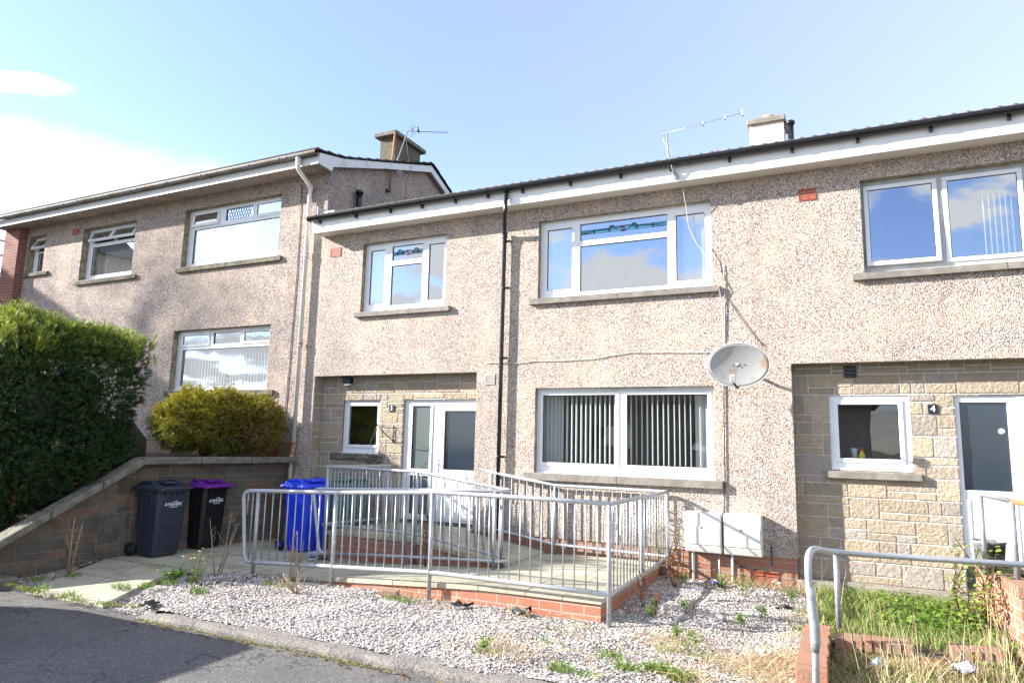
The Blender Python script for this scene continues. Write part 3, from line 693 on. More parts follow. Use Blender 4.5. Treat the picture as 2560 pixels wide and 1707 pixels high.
cu=MB(); cu.quad((-.12,.34,-.3),(.30,.34,-.3),(.27,.34,.66),(-.12,.34,.66)); 
cb=MB(); cb.box(.26,.30,.60,.64,-.3,.66)
# upper window
W=window(h4,'upstairs window at the right with one casement ajar and pale blinds',rw[:4],.12,[(.435,1.182,2.465,3.475,'sash',2.5),(1.352,2.10,2.445,3.477,'sash'),(2.27,3.3,2.445,3.477,'fixed')],(.20,3.6,2.205,2.292,-.07),fm='greyframe',fm_s='pvc')
slats(W,1.75,2.08,2.35,3.3,.26,.06,-.02); 
# door 4
D=MB(); a,b,c,d=d4; y=.28
hole=(1.335,1.835,-.485,.605)
panelframe(D,a,1.93,c,d,[hole],y,y+.05); D.box(1.93,b,y-.012,y+.05,c,d)
ring(D,1.36,1.86,-1.35,-.60,.02,y-.010,y-.0005)
door=D.build('front_door','pvc',h4); door['label']='white door with a dark obscured glass panel'
g=MB(); g.quad((hole[0],y+.03,hole[2]),(hole[1],y+.03,hole[2]),(hole[1],y+.03,hole[3]),(hole[0],y+.03,hole[3])); g.build('glass','frost',door)
g=MB(); g.lathe([(0,-.004),(.035,-.004),(.035,.001)],(1.765,y+.026,.245),20,axis='y'); g.build('round_sticker','digit',door)
eaves(h4,XM,XR)
gutter(h4,XM,XR,-.382,4.115,.070,'black',(-1.30,-.47,.334,1.164,1.983))
roof(h4,XM,XR,-.36,4.152,.345,4.2,'tile',back=(8.5,4.1))
ch=MB(); ch.box(-1.37,-.765,3.0,3.6,4.9,6.03); chim=ch.build('chimney','harl',h4)
ch=MB(); ch.box(-1.41,-.73,2.95,3.65,6.03,6.14); ch.build('chimney_cap','conc',chim,bevel=.015)
ch=MB(); ch.lathe([(.13,0),(.15,.02),(.15,.06),(.125,.09),(.12,.16),(.10,.165)],(-1.05,3.3,6.13),16); ch.build('chimney_pot','terrapot',chim)
f=MB(); f.tube([(-.645,3.0,5.0),(-.645,3.0,5.93)],.055,14); f.lathe([(.055,-.03),(.078,-.02),(.078,.03),(.05,.05),(0,.05)],(-.645,3.0,5.95),14); f.tube([(-.70,3.0,5.94),(-.76,3.02,5.88)],.012,6); f.build('roof_flue','black',h4)
# ------------------------------------------------------------------ HOUSE 2 (left)
h2=empty('terraced_house')
tag(h2,'left-hand taller terraced house behind the hedge, with grey gutter and mossy chimney','house')
LW0=-19.0; GX=-8.93; LSOF=5.17
l1=(-13.0,-10.16,3.60,4.905,.16); l2=(-16.60,-14.65,3.60,4.90,.2); l3=(-18.84,-18.13,3.98,4.95,.2); lg=(-13.02,-10.2,.89,2.19,.16)
mb=MB(); wall_grid(mb,LW0,GX,-.14,LSOF+.1,0,[l1,l2,l3,lg],[(XL,GX,-.2,3.90)])
for h in(l1,l2,l3,lg): reveal(mb,h,0,left=False,top=False)
ys=[0,1.7,3.65,5.0,8.0]; zt=[5.3,5.86,6.52,6.0,5.0]
mb.poly([(GX,0,3.9),(GX,8.0,3.9),(GX,8.0,4.9),(GX,5.0,6.0),(GX,3.65,6.58),(GX,1.7,5.92),(GX,0,5.30)])
mb.quad((LW0,8,-1),(LW0,0,-1),(LW0,0,5.3),(LW0,8,5.3))
mb.build('wall','cast_l',h2)
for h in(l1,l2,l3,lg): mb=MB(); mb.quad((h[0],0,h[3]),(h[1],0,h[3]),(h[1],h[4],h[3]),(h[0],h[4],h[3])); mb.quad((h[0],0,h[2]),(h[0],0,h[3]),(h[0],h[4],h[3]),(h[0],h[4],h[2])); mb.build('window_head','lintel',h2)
mb=MB(); mb.quad((LW0,.018,-.6),(XL,.018,-.6),(XL,.018,-.135),(LW0,.018,-.135)); mb.build('brick_base','brick_left',h2)
airvent(h2,-10.05,-9.78,-.37,-.28,.012,'terra',2,'small red vent in the low brick base',1)
airvent(h2,-17.02,-16.78,4.78,4.94,0,'terra',4,'red terracotta vent between the two far windows',1)
mb=MB(); mb.box(-19.55,-18.92,-.21,.25,-1,5.16); mb.build('brick_pier','brick_old',h2)
# windows left
W=window(h2,'wide upstairs window mirroring blue sky with leaded top lights',l1[:4],.14,[(-12.82,-12.12,4.58,4.80,'sash',7),(-11.89,-11.09,4.575,4.83,'fixed'),(-10.95,-10.26,4.59,4.81,'sash',1),(-12.84,-10.26,3.70,4.47,'fixed')],(-13.08,-10.03,3.475,3.57,-.06),'sill_old',glass='glass_l',roomm='dark')
netcurtain(W,-12.95,-10.2,5.0,4.56,.24,.12,.08)
ld=MB()
for (a,b,c,d) in((-11.89,-11.09,4.575,4.83),(-10.95,-10.26,4.59,4.81),(-12.82,-12.12,4.58,4.80)):
    x=a-(d-c)*.5
    while x<b:
        for s in(1,-1):
            p0=(x,c) if s==1 else (x+(d-c)*.5,c); p1=(x+(d-c)*.5,d) if s==1 else (x,d)
            if a<=min(p0[0],p1[0]) and max(p0[0],p1[0])<=b: ld.tube([(p0[0],.165,p0[1]),(p1[0],.165,p1[1])],.004,4)
        x+=.075
ld.build('lead_line','plate',W)
W=window(h2,'upstairs window with both top lights propped open',l2[:4],.17,[(-16.38,-15.68,4.59,4.80,'sash',26),(-15.56,-14.83,4.59,4.80,'sash',26),(-16.44,-14.75,3.74,4.46,'fixed')],(-16.64,-14.42,3.475,3.565,-.06),'sill_old',glass='glass_l')
netcurtain(W,-16.5,-14.7,4.87,4.66,.26,.13,.10); folds(W,-16.28,-14.75,3.7,4.5,.245,.004,.2)
W=window(h2,'tiny far window with its top light propped open',l3[:4],.17,[(-18.69,-18.23,4.62,4.85,'sash',30),(-18.68,-18.23,4.05,4.53,'fixed')],(-18.88,-17.82,3.86,3.945,-.06),'sill_old')
folds(W,-18.7,-18.2,4.0,4.56,.30,.01,.1)
W=window(h2,'ground floor window above the yellow bush with vertical blinds',lg[:4],.14,[(-12.86,-12.10,1.90,2.09,'sash'),(-11.95,-11.16,1.88,2.12,'fixed'),(-11.04,-10.32,1.90,2.09,'sash'),(-12.87,-10.27,1.0,1.78,'fixed')],(-13.09,-9.98,.78,.872,-.06),'sill_old',glass=glassmat('half_bright_glass',.36))
slats(W,-12.7,-10.25,.95,2.1,.27,.085,-.7,.09)
tv=MB(); tv.box(-12.65,-12.25,.115,.122,2.125,2.145); tv.box(-10.9,-10.5,.115,.122,2.125,2.145); tv.build('trickle_vent','alu',W)
# eaves left
e=MB(); e.box(-19.62,-8.80,-.482,-.458,5.14,5.30); e.box(-19.62,-8.80,-.492,-.482,5.135,5.165); e.build('fascia','pvc_old',h2)
e=MB(); e.quad((-19.62,.0,5.17),(-8.80,.0,5.17),(-8.80,-.458,5.142),(-19.62,-.458,5.142)); e.build('soffit','cast_l',h2)
e=MB(); prof=[(-.475,5.14),(-.10,5.12),(-.085,5.215),(1.63,5.83),(3.40,6.42),(4.12,6.12),(4.30,6.20),(3.40,6.58),(1.62,5.97),(.21,5.50),(-.475,5.35)]
e.poly([(-8.78,y,z) for y,z in prof]); e.poly([(-8.815,y,z) for y,z in reversed(prof)])
for (a,b) in zip(prof,prof[1:]+prof[:1]): e.quad((-8.815,*a),(-8.815,*b),(-8.78,*b),(-8.78,*a))
e.build('bargeboard','pvc_old',h2)
gl_=gutter(h2,-19.75,-8.78,-.56,5.345,.062,'gutter_old',(-18.9,-17.7,-16.5,-15.3,-14.1,-12.9,-11.7,-10.5,-9.7),(-18.1,-16.0,-13.9,-11.9,-9.55),cliplen=.0)
# roof with stepped tile courses showing at the verge
V=MB(); pts=[(-.58,5.385),(.21,5.53),(1.62,6.01),(3.45,6.66)]
def zroof(y):
    for (a,za),(b,zb) in zip(pts,pts[1:]):
        if y<=b: return za+(zb-za)*(y-a)/(b-a)
    return pts[-1][1]
y=-.58
while y<3.44:
    y2=min(y+.30,3.45); z0_,z1_=zroof(y),zroof(y2)
    V.hexa([(-19.62,y,z0_),(-8.755,y,z0_),(-8.755,y2,z1_-.02),(-19.62,y2,z1_-.02),(-19.62,y,z0_+.035),(-8.755,y,z0_+.035),(-8.755,y2,z1_+.0),(-19.62,y2,z1_+.0)]); y=y2
y=3.45;z=6.66
while y<8.2:
    V.hexa([(-19.62,y,z-.02),(-8.755,y,z-.02),(-8.755,y+.30,z-.155),(-19.62,y+.30,z-.155),(-19.62,y,z),(-8.755,y,z),(-8.755,y+.30,z-.115),(-19.62,y+.30,z-.115)]); y+=.30; z-=.135
V.build('roof','tile_old',h2)
rg=MB()
x=-19.6
while x<-9.1: rg.tube([(x,3.45,6.63),(x+.43,3.45,6.63)],.08,10); x+=.45
rg.build('ridge_tile','tile_old',h2)
c=MB(); c.box(-9.62,-9.20,2.45,3.50,6.0,7.02); chim=c.build('chimney','cast_c',h2)
c=MB(); c.box(-9.73,-9.10,2.33,3.62,7.02,7.12); c.build('chimney_cap','cop',chim,bevel=.015)
c=MB(); c.lathe([(.11,0),(.12,.02),(.11,.09),(0,.10)],(-9.42,2.75,7.12),12); c.build('chimney_pot','conc',chim)
def wavy(pts,n,amp):
    out=[]
    for a,b in zip(pts,pts[1:]):
        a,b=Vector(a),Vector(b)
        for i in range(n):
            t=i/n; out.append(a.lerp(b,t)+Vector((random.uniform(-amp,amp),0,random.uniform(-amp,amp))))
    out.append(Vector(pts[-1])); return out
p=pipe(h2,[(-9.24,-.55,5.32),(-9.24,-.55,5.16),(-9.25,-.53,5.08),(-9.31,-.13,4.90),(-9.325,-.085,4.82),(-9.325,-.085,-.12)],.042,'pipe_white',[(-9.24,-.55,5.24,'pipe_white'),(-9.325,-.085,4.86,'pipe_white'),(-9.325,-.085,3.5,'pipe_white'),(-9.325,-.085,1.73,'pipe_rust'),(-9.325,-.085,-.16,'pipe_rust')])
p['label']='white painted cast iron downpipe'
q=MB(); q.tube([(-9.325,-.085,-.18),(-9.34,-.10,-.4),(-9.345,-.10,-1.9)],.04,12); q.build('lower_downpipe','pipe_rust',h2)
M_=MB(); M_.tube(wavy([(-9.62,-.012,5.0),(-9.60,-.012,3.3),(-9.62,-.012,2.0),(-9.66,-.012,.1)],10,.006),.008,5); M_.build('wall_cable','cable',h2)
# ------------------------------------------------------------------ ground
def gz(x,y): return -1.84+.02*y
mb=MB(); mb.quad((-400,-400,-2.35),(400,-400,-2.35),(400,400,-2.35),(-400,400,-2.35)); struct(mb.build('ground',simple('distant_grass',(.09,.10,.045),.95,.2,.3)))
mb=MB()
mb.quad((-80,-17,-2.10),(60,-17,-2.10),(60,-4.60,-2.02),(-80,-4.60,-2.02))
struct(mb.build('road','asphalt'))
def edge(x): return -4.62+.05*math.sin(x*2.3)+.03*math.sin(x*7)
# gravel beds
V=[];F=[]
xs=np.arange(-10.25,-.40,.12); ysn=np.arange(-4.60,.02,.12)
for x in xs:
    for y in ysn:
        h=gz(x,y)+.012*math.sin(x*3.1+y*2.2)+.01*math.sin(x*7-y*5)
        if x<-6.9: h-= .10*max(0,min(1,(-y-3.3)/1.2))
        if x<-7.2 and y>-3.6: h-=.07
        V.append((x,max(y,edge(x)),h))
n=len(ysn)
for i in range(len(xs)-1):
    for j in range(n-1): F.append((i*n+j,(i+1)*n+j,(i+1)*n+j+1,i*n+j+1))
struct(npmesh('gravel_bed',V,F,'gravel',smooth=True))
mb=MB(); mb.box(-40,-10.2,-4.7,-.0,-2.3,-2.02); struct(mb.build('garden_ground','soil'))
# raised garden behind the retaining wall: level by the house, sloping down with the coping
mb=MB(); mb.hexa([(-40,-2.6,-2.2),(-10.25,-2.6,-2.2),(-9.62,.0,-2.2),(-40,.0,-2.2),(-40,-2.6,-.50),(-10.25,-2.6,-.50),(-9.62,.0,-.42),(-40,.0,-.42)])
mb.hexa([(-40,-4.7,-2.2),(-10.3,-4.7,-2.2),(-10.2,-2.6,-2.2),(-40,-2.6,-2.2),(-40,-4.7,-1.62),(-10.3,-4.7,-1.62),(-10.25,-2.6,-.5),(-40,-2.6,-.5)]); struct(mb.build('raised_garden','soil'))
# pebbles: loose chippings on both beds
def pebbles(name,regions,size=(.007,.0165),clip=None,seed=3):
    r=np.random.default_rng(seed); P=[]
    for (x0,x1,y0,y1,n) in regions:
        P.append(np.stack([r.uniform(x0,x1,n),r.uniform(y0,y1,n)],1))
    P=np.concatenate(P)
    if clip is not None: P=P[[clip(p[0],p[1]) for p in P]]
    n=len(P); base=np.array([(1,0,0),(0,1,0),(-1,0,0),(0,-1,0),(.1,.1,.8),(-.6,-.7,.35),(.7,-.6,.3),(.6,.7,.35),(-.7,.6,.3)],float)
    faces=[(4,6,0),(4,0,7),(4,7,1),(4,1,8),(4,8,2),(4,2,5),(4,5,3),(4,3,6)]
    s=r.uniform(size[0],size[1],n)*r.choice([1,1,1,1.35],n); a=r.uniform(0,6.28,n); asp=r.uniform(.55,1,n); hh=r.uniform(.5,1.1,n); tx=r.uniform(-.5,.5,n); ty=r.uniform(-.5,.5,n)
    B=np.repeat(base[None],n,0)*1.0; B+=r.uniform(-.18,.18,B.shape)
    X=B[:,:,0]*s[:,None]; Y=B[:,:,1]*(s*asp)[:,None]; Z=B[:,:,2]*(s*hh)[:,None]
    Z=Z+X*tx[:,None]+Y*ty[:,None]
    c,d=np.cos(a)[:,None],np.sin(a)[:,None]
    XX=X*c-Y*d+P[:,0:1]; YY=X*d+Y*c+P[:,1:2]
    z0=np.array([gz(p[0],p[1])+.012*math.sin(p[0]*3.1+p[1]*2.2)+.01*math.sin(p[0]*7-p[1]*5)-(.10*max(0,min(1,(-p[1]-3.3)/1.2)) if p[0]<-6.9 else 0) for p in P])+r.uniform(-.002,.006,n)
    V=np.stack([XX,YY,Z+z0[:,None]],2).reshape(-1,3)
    F=(np.array(faces)[None]+ (np.arange(n)*len(base))[:,None,None]).reshape(-1,3)
    pal=np.array([(.54,.50,.465),(.47,.43,.40),(.60,.565,.53),(.39,.355,.325),(.50,.42,.36),(.30,.27,.25),(.68,.65,.62),(.43,.34,.28)])
    t=pal[r.integers(0,len(pal),n)]*r.uniform(.86,1.18,n)[:,None]; t=np.repeat(t,len(faces),0)
    o=npmesh(name,V,F,'pebble',tone=t); return o
def inbed(x,y):
    if y<edge(x)+.02: return False
    wn=math.sin(x*2.1+y*1.3)+math.sin(x*4.7-y*3.9+1)+.8*math.sin(x*9+y*7)+.6*math.sin(x*17-y*13)+min(1.0,max(-1.2,(x+2.6)*.8))
    if wn>.9 and random.random()<min(.88,(wn-.9)*.9): return False
    if x>-2.42: return True
    if -9.0>x: return y<-3.1 and y>-4.6-.0 and x>-10.1
    if x<-7.8: return y<-3.0+ (x+7.8)*.9 
    return y<-2.74
pb=pebbles('gravel_chippings',[(-7.9,-.40,-4.62,-2.7,30000),(-2.4,-.40,-2.7,0,8000),(-10.1,-8.9,-4.55,-3.1,2600)],clip=lambda x,y: inbed(x,y) and not(-9.55-(y+4.65)*.35<x<-7.72-(y+4.69)*.5 and x>-9.5-(y+4.6)*.6))
tag(pb,'pale grey and white chippings scattered over the front beds','gravel',kind='stuff')
# kerb
mb=MB(); x=-7.1
while x<9:
    x2=x+.91
    t=.09 if x<-7 else 0
    n=5
    for i in range(n):
        xa=x+(.905*i/n); xb=x+(.905*(i+1)/n)
        def prof(xx):
            d=.012*math.sin(xx*9)+.008*math.sin(xx*23); s=.07*max(0,1-(xx+7.1)/.5)
            return [(-4.70+d,-2.2),(-4.70+d,-1.985-s),(-4.675+d,-1.945-s),(-4.53+d*.5,-1.925-s),(-4.52,-2.1)]
        A,B=prof(xa),prof(xb)
        for (a,b),(c,d) in zip(zip(A,A[1:]),zip(B,B[1:])): mb.quad((xa,*a),(xb,*c),(xb,*d),(xa,*b))
        if i==0: mb.poly([(xa,*q) for q in reversed(A)])
        if i==n-1: mb.poly([(xb,*q) for q in B])
    x=x2
struct(mb.build('kerb','kerb'))
# paving of the path and yard
def slabset(mb,pts_fn,us,vs,th=.05,gap=.005,tones=None,seed=2):
    rd=random.Random(seed); tones=tones or [(.50,.47,.35),(.46,.43,.325),(.53,.50,.38),(.43,.41,.31)]
    for a,b in zip(us,us[1:]):
        for c,d in zip(vs,vs[1:]):
            t=rd.choice(tones); j=rd.uniform(.93,1.06); t=tuple(x*j for x in t); e=rd.uniform(-.003,.003)
            q=[pts_fn(a+gap,c+gap),pts_fn(b-gap,c+gap),pts_fn(b-gap,d-gap),pts_fn(a+gap,d-gap)]
            mb.hexa([(p[0],p[1],p[2]-th) for p in q]+[(p[0],p[1],p[2]+e) for p in q],t)
mb=MB()
def pth(u,v):  # u 0..1 across, v along y from road (-4.62) to yard (-3.1)
    y=-4.60+v*1.62; xl=-9.20-.95*v; xr=-7.80-.75*v
    return (xl+(xr-xl)*u,y,-1.975+.075*min(1,v*1.3))
slabset(mb,pth,[0,.5,1],[0,.5,1])
def yard(u,v): return (-10.12+u*2.62,-2.97+v*2.95,-1.895+.02*v)
slabset(mb,yard,[0,.23,.46,.69,.92,1],[0,.2,.4,.6,.8,1],seed=4)
struct(mb.build('path','slab',tone=True))
# ------------------------------------------------------------------ retaining wall
rwll=empty('retaining_wall'); tag(rwll,'dark stone garden wall with sloping coping between the hedge and the bins','wall')
A=Vector((-9.46,-.02));B=Vector((-10.12,-2.68));C=Vector((-10.17,-4.85))
mb=MB()
for P0,P1,top,sd_ in ((B,A,lambda u:-.50,3),(C,B,None,9)):
    d=(P1-P0); ln=d.length; d.normalize(); n=(d.y,-d.x,0)
    if top is None: top=(lambda ln: (lambda u:-1.68+1.16*min(1,max(0,u/ln))))(ln)
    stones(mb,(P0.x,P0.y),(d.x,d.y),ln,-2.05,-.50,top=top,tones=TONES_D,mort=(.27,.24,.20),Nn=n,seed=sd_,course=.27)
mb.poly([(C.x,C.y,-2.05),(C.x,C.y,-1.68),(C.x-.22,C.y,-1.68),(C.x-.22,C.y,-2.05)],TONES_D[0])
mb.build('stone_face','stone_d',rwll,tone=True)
mb=MB()
def cop(P0,z0,P1,z1,over=.035,w=.30,th=.11):
    d=(P1-P0).normalized(); n=Vector((d.y,-d.x))
    a=P0+n*over;b=P1+n*over;c=P1-n*(w-over);e=P0-n*(w-over)
    mb.hexa([(a.x,a.y,z0),(b.x,b.y,z1),(c.x,c.y,z1),(e.x,e.y,z0),(a.x,a.y,z0+th),(b.x,b.y,z1+th),(c.x,c.y,z1+th),(e.x,e.y,z0+th)])
k=[0,.33,.66,1]
for a,b in zip(k,k[1:]): cop(A.lerp(B,a+.002),-.50,A.lerp(B,b-.002),-.50)
k=[0,.30,.62,1]
for a,b in zip(k,k[1:]): cop(B.lerp(C,a+.003),-.50-1.16*a,B.lerp(C,b-.003),-.50-1.16*b)
mb.build('coping','cop',rwll,bevel=.018); seat(rwll,(-10.1,-2.6,-1.9))
mb=MB(); mb.box(-10.45,-9.78,-4.78,-4.42,-2.05,-1.90); tag(mb.build('edging_stone','kerb',bevel=.02),'rough concrete edging stone at the foot of the garden wall by the road','edging stone')
# ------------------------------------------------------------------ access ramp
rmp=empty('access_ramp'); tag(rmp,'slabbed wheelchair ramp on brick base doubling back up to the white double door','ramp')
def zl(x):
    P=[(-7.7,-1.885),(-6.75,-1.855),(-5.85,-1.79),(-4.4,-1.705),(-3.8,-1.67),(-2.3,-1.66)]
    for (a,za),(b,zb) in zip(P,P[1:]):
        if x<=b: return za+(zb-za)*(max(x,a)-a)/(b-a)
    return P[-1][1]
def zu(x):
    if x<-5.75: return -1.45
    if x<-4.2: return -1.45-.215*(x+5.75)/1.55
    return -1.665
mb=MB()
us=[-7.5,-6.9,-6.3,-5.7,-5.1,-4.5,-3.9,-3.3,-2.85,-2.40]
slabset(mb,lambda x,y:(x,y,zl(x)),us,[-2.72,-2.1,-1.50],seed=6)
slabset(mb,lambda x,y:(x,y,zl(x)),[-4.2,-3.6,-3.0,-2.40],[-1.50,-.75,-.02],seed=7)
slabset(mb,lambda x,y:(x,y,zu(x)),[-7.32,-6.72,-6.24,-5.75,-4.98,-4.2],[-1.38,-.7,-.02],seed=8)
slabset(mb,lambda x,y:(x,y,-1.452),[-7.32,-6.7,-6.1,-5.50],[-.02,.24],seed=9)
mb.build('paving_slab','slab',rmp,tone=True)
mb=MB()
def bwall(pts,y,side=-1):
    for (a,za,ba),(b,zb,bb) in zip(pts,pts[1:]): mb.quad((a,y,ba),(b,y,bb),(b,y,zb),(a,y,za))
xs_=[-7.5,-6.75,-5.85,-4.4,-3.8,-2.42]
bwall([(x,zl(x)-.051,-2.05) for x in xs_],-2.69)
mb.quad((-2.42,-2.69,-2.05),(-2.42,-.02,-2.05),(-2.42,-.02,zl(-2.4)-.051),(-2.42,-2.69,zl(-2.4)-.051))
mb.build('brick_side','brick_ramp',rmp); mb=MB()
xs_=[-7.29,-5.75,-4.2]; bwall([(x,zu(x)-.051,-2.05) for x in xs_],-1.35)
mb.quad((-7.29,-.02,-2.05),(-7.29,-1.35,-2.05),(-7.29,-1.35,-1.501),(-7.29,-.02,-1.501))
mb.build('brick_side','brick_ramp',rmp)
mb=MB(); mb.quad((-7.5,-1.52,-1.93),(-4.2,-1.52,-1.90),(-4.2,-1.34,-1.90),(-7.5,-1.34,-1.93)); mb.build('debris_strip','soil',rmp)
seat(rmp,(-4.8,-1.4,-1.9))
# ------------------------------------------------------------------ railings
def rail(parent,pts,r,name,n=10,m='galv2'):
    b=MB(); b.tube(pts,r,n); return b.build(name,m,parent)
def post(parent,x,y,z0,z1,r=.024,name='post'):
    b=MB(); b.tube([(x,y,z0),(x,y,z1)],r,10); return b.build(name,'galv',parent)
def lerp3(a,b,t): return tuple(a[i]+(b[i]-a[i])*t for i in range(3))
def balusters(parent,T0,T1,B0,B1,n,r=.0085,skip=()):
    for i in range(n):
        t=(i+.5)/n
        if i in skip: continue
        a=lerp3(T0,T1,t); b=lerp3(B0,B1,t); m=MB(); m.tube([a,b],r,6); m.build('baluster','galv',parent)
ro=empty('metal_railing'); tag(ro,'long outer galvanised railing round the front, right end and wall side of the ramp','railing')
T=[(-7.58,-2.77,-.775),(-6.0,-2.77,-.722),(-4.48,-2.77,-.642),(-3.2,-2.77,-.640),(-2.30,-2.77,-.650)]
Bt=[(-7.50,-2.77,-1.735),(-6.0,-2.77,-1.655),(-4.5,-2.77,-1.578),(-3.2,-2.77,-1.580),(-2.30,-2.77,-1.585)]
def arc(p,c,q,n=4):
    p,c,q=map(Vector,(p,c,q)); return [((1-t)**2*p+2*t*(1-t)*c+t*t*q) for t in [i/n for i in range(n+1)]]
loop=[Vector(x) for x in reversed(T[:1]+[])]
end=arc((-7.48,-2.77,-.772),(-7.66,-2.77,-.778),(-7.645,-2.77,-.88))+arc((-7.56,-2.77,-1.62),(-7.545,-2.77,-1.738),(-7.45,-2.77,-1.733))
rail(ro,list(reversed(T[1:]))+end[:5]+end[5:]+Bt[1:],.027,'handrail')
rail(ro,[(-2.33,-2.77,-.65),(-2.29,-2.74,-.65),(-2.29,-.12,-.672),(-2.33,-.085,-.672),(-4.02,-.085,-.665),(-5.22,-.085,-.495)],.024,'handrail')
rail(ro,[(-2.33,-2.77,-1.585),(-2.29,-2.74,-1.585),(-2.29,-.12,-1.565),(-2.33,-.085,-1.56),(-4.02,-.085,-1.54),(-4.75,-.085,-1.43),(-5.22,-.085,-1.36)],.022,'bottom_rail')
for x,zt,zb in((-7.37,-.77,-1.92),(-6.0,-.72,-1.92),(-4.53,-.645,-1.92),(-2.30,-.655,-1.95)): post(ro,x,-2.772,zb,zt,.026)
for y,zt in((-1.50,-.66),(-.12,-.675)): post(ro,-2.29,y,-1.9,zt,.026)
for x,zt,zb in((-4.02,-.67,-1.70),(-5.12,-.52,-1.47)): post(ro,x,-.085,zb,zt,.024)
def z_at(P,x,i=2):
    for a,b in zip(P,P[1:]):
        if a[0]<=x<=b[0]: return a[i]+(b[i]-a[i])*(x-a[0])/(b[0]-a[0])
    return P[0][i] if x<P[0][0] else P[-1][i]
x=-7.23
px_=[-7.37,-6.0,-4.53,-2.30]
for a,b,n in((-7.37,-6.0,9),(-6.0,-4.53,10),(-4.53,-2.30,16)):
    for i in range(n):
        x=a+(b-a)*(i+1)/(n+1); m=MB(); m.tube([(x,-2.77,z_at(T,x)),(x,-2.77,z_at(Bt,x))],.0085,6); m.build('baluster','galv',ro)
for x0_,zz0 in((-7.47,-1.70),(-7.56,-1.1)):
    m=MB(); m.tube([(x0_,-2.77,-.78),(x0_+.0,-2.77,zz0)],.0085,6); m.build('baluster','galv',ro)
for a,b,n in((-2.77,-1.50,9),(-1.50,-.12,9)):
    for i in range(n):
        y=a+(b-a)*(i+1)/(n+1); m=MB(); m.tube([(-2.29,y,-.65-.02*(y+2.77)/2.7),(-2.29,y,-1.585+.02*(y+2.77)/2.7)],.0085,6); m.build('baluster','galv',ro)
balusters(ro,(-2.33,-.085,-.672),(-4.02,-.085,-.665),(-2.33,-.085,-1.56),(-4.02,-.085,-1.54),12)
balusters(ro,(-4.02,-.085,-.665),(-5.22,-.085,-.495),(-4.02,-.085,-1.54),(-5.22,-.085,-1.36),9)
seat(ro,(-4.6,-1.4,-1.9))
ri=empty('metal_railing'); tag(ri,'inner galvanised railing that doubles back round the brick landing at the door','railing')
UT=[(-7.42,-1.37,-.478),(-5.68,-1.37,-.485),(-4.22,-1.40,-.668)]
UB=[(-7.42,-1.37,-1.36),(-5.68,-1.37,-1.372),(-4.22,-1.40,-1.572)]
LT=[(-7.35,-1.60,-.80),(-5.75,-1.60,-.735),(-4.22,-1.62,-.675)]
LB=[(-7.15,-1.60,-1.745),(-5.75,-1.60,-1.665),(-4.22,-1.62,-1.585)]
rail(ri,[(-7.12,-.06,-.478),(-7.42,-1.32,-.478),(-7.40,-1.37,-.478)]+UT[1:]+arc((-4.18,-1.40,-.672),(-4.03,-1.51,-.675),(-4.18,-1.62,-.677))+[LT[1]]+arc((-7.30,-1.60,-.80),(-7.44,-1.60,-.805),(-7.42,-1.60,-.90))+arc((-7.26,-1.60,-1.66),(-7.24,-1.60,-1.75),(-7.14,-1.60,-1.745)),.025,'handrail')
rail(ri,[(-7.12,-.06,-1.36),(-7.42,-1.32,-1.36),(-7.40,-1.37,-1.36)]+UB[1:]+arc((-4.18,-1.40,-1.578),(-4.03,-1.51,-1.58),(-4.18,-1.62,-1.585))+[LB[1],LB[0]],.022,'bottom_rail')
for x,y,zt,zb in((-7.36,-1.37,-.49,-1.9),(-5.68,-1.37,-.49,-1.85),(-4.26,-1.40,-.67,-1.72),(-4.26,-1.62,-.68,-1.74),(-5.72,-1.60,-.74,-1.85),(-7.0,-1.60,-.79,-1.92),(-7.12,-.10,-.48,-1.45)): post(ri,x,y,zb,zt,.024)
balusters(ri,UT[0],UT[1],UB[0],UB[1],13); balusters(ri,UT[1],UT[2],UB[1],UB[2],11)
balusters(ri,LT[0],LT[1],(-7.35,-1.60,-1.74),LB[1],12); balusters(ri,LT[1],LT[2],LB[1],LB[2],12)
balusters(ri,(-7.12,-.06,-.478),(-7.42,-1.32,-.478),(-7.12,-.06,-1.36),(-7.42,-1.32,-1.36),9)
seat(ri,(-5.8,-1.45,-1.9))
# right-hand step rails
r4=empty('handrail'); tag(r4,'low galvanised handrail with a bent end post beside the overgrown brick steps','handrail')
rail(r4,[(-.265,-4.20,-2.05),(-.255,-4.20,-1.45),(-.275,-4.20,-1.20),(-.285,-4.20,-.95)]+arc((-.283,-4.20,-.86),(-.283,-4.20,-.765),(-.235,-3.95,-.79))+[(-.11,-2.90,-.945),(.6,-2.72,-.957),(2.6,-2.3,-.975)],.026,'rail_tube',12)
b=MB(); b.tube([(-.26,-4.20,-1.50),(-.252,-4.20,-1.42),(-.255,-4.20,-1.30),(-.272,-4.20,-1.10),(-.282,-4.2,-1.04)],.03,12,radii=[.030,.037,.036,.033,.030]); b.build('bent_sleeve','galv',r4)
rail(r4,[(-.11,-2.9,-1.60),(-.11,-2.9,-.945)],.025,'post',12,'galv')
seat(r4,(-.2,-3.6,-1.9))
r5=empty('handrail'); tag(r5,'upper handrail with a rusty section on the brick steps in front of door 4','handrail')
rail(r5,[(1.215,-1.35,-.437),(1.25,-1.36,-.440),(1.49,-1.5,-.492)],.026,'rail_tube',12)
rail(r5,[(1.49,-1.5,-.492),(2.2,-1.92,-.60)],.026,'rusty_rail','' or 12,'rust')
rail(r5,[(1.25,-1.36,-1.25),(1.25,-1.36,-.45)],.025,'post',12,'galv'); rail(r5,[(1.49,-1.5,-1.25),(1.49,-1.5,-.50)],.027,'post',12,'galv')
seat(r5,(1.4,-1.4,-1.25))
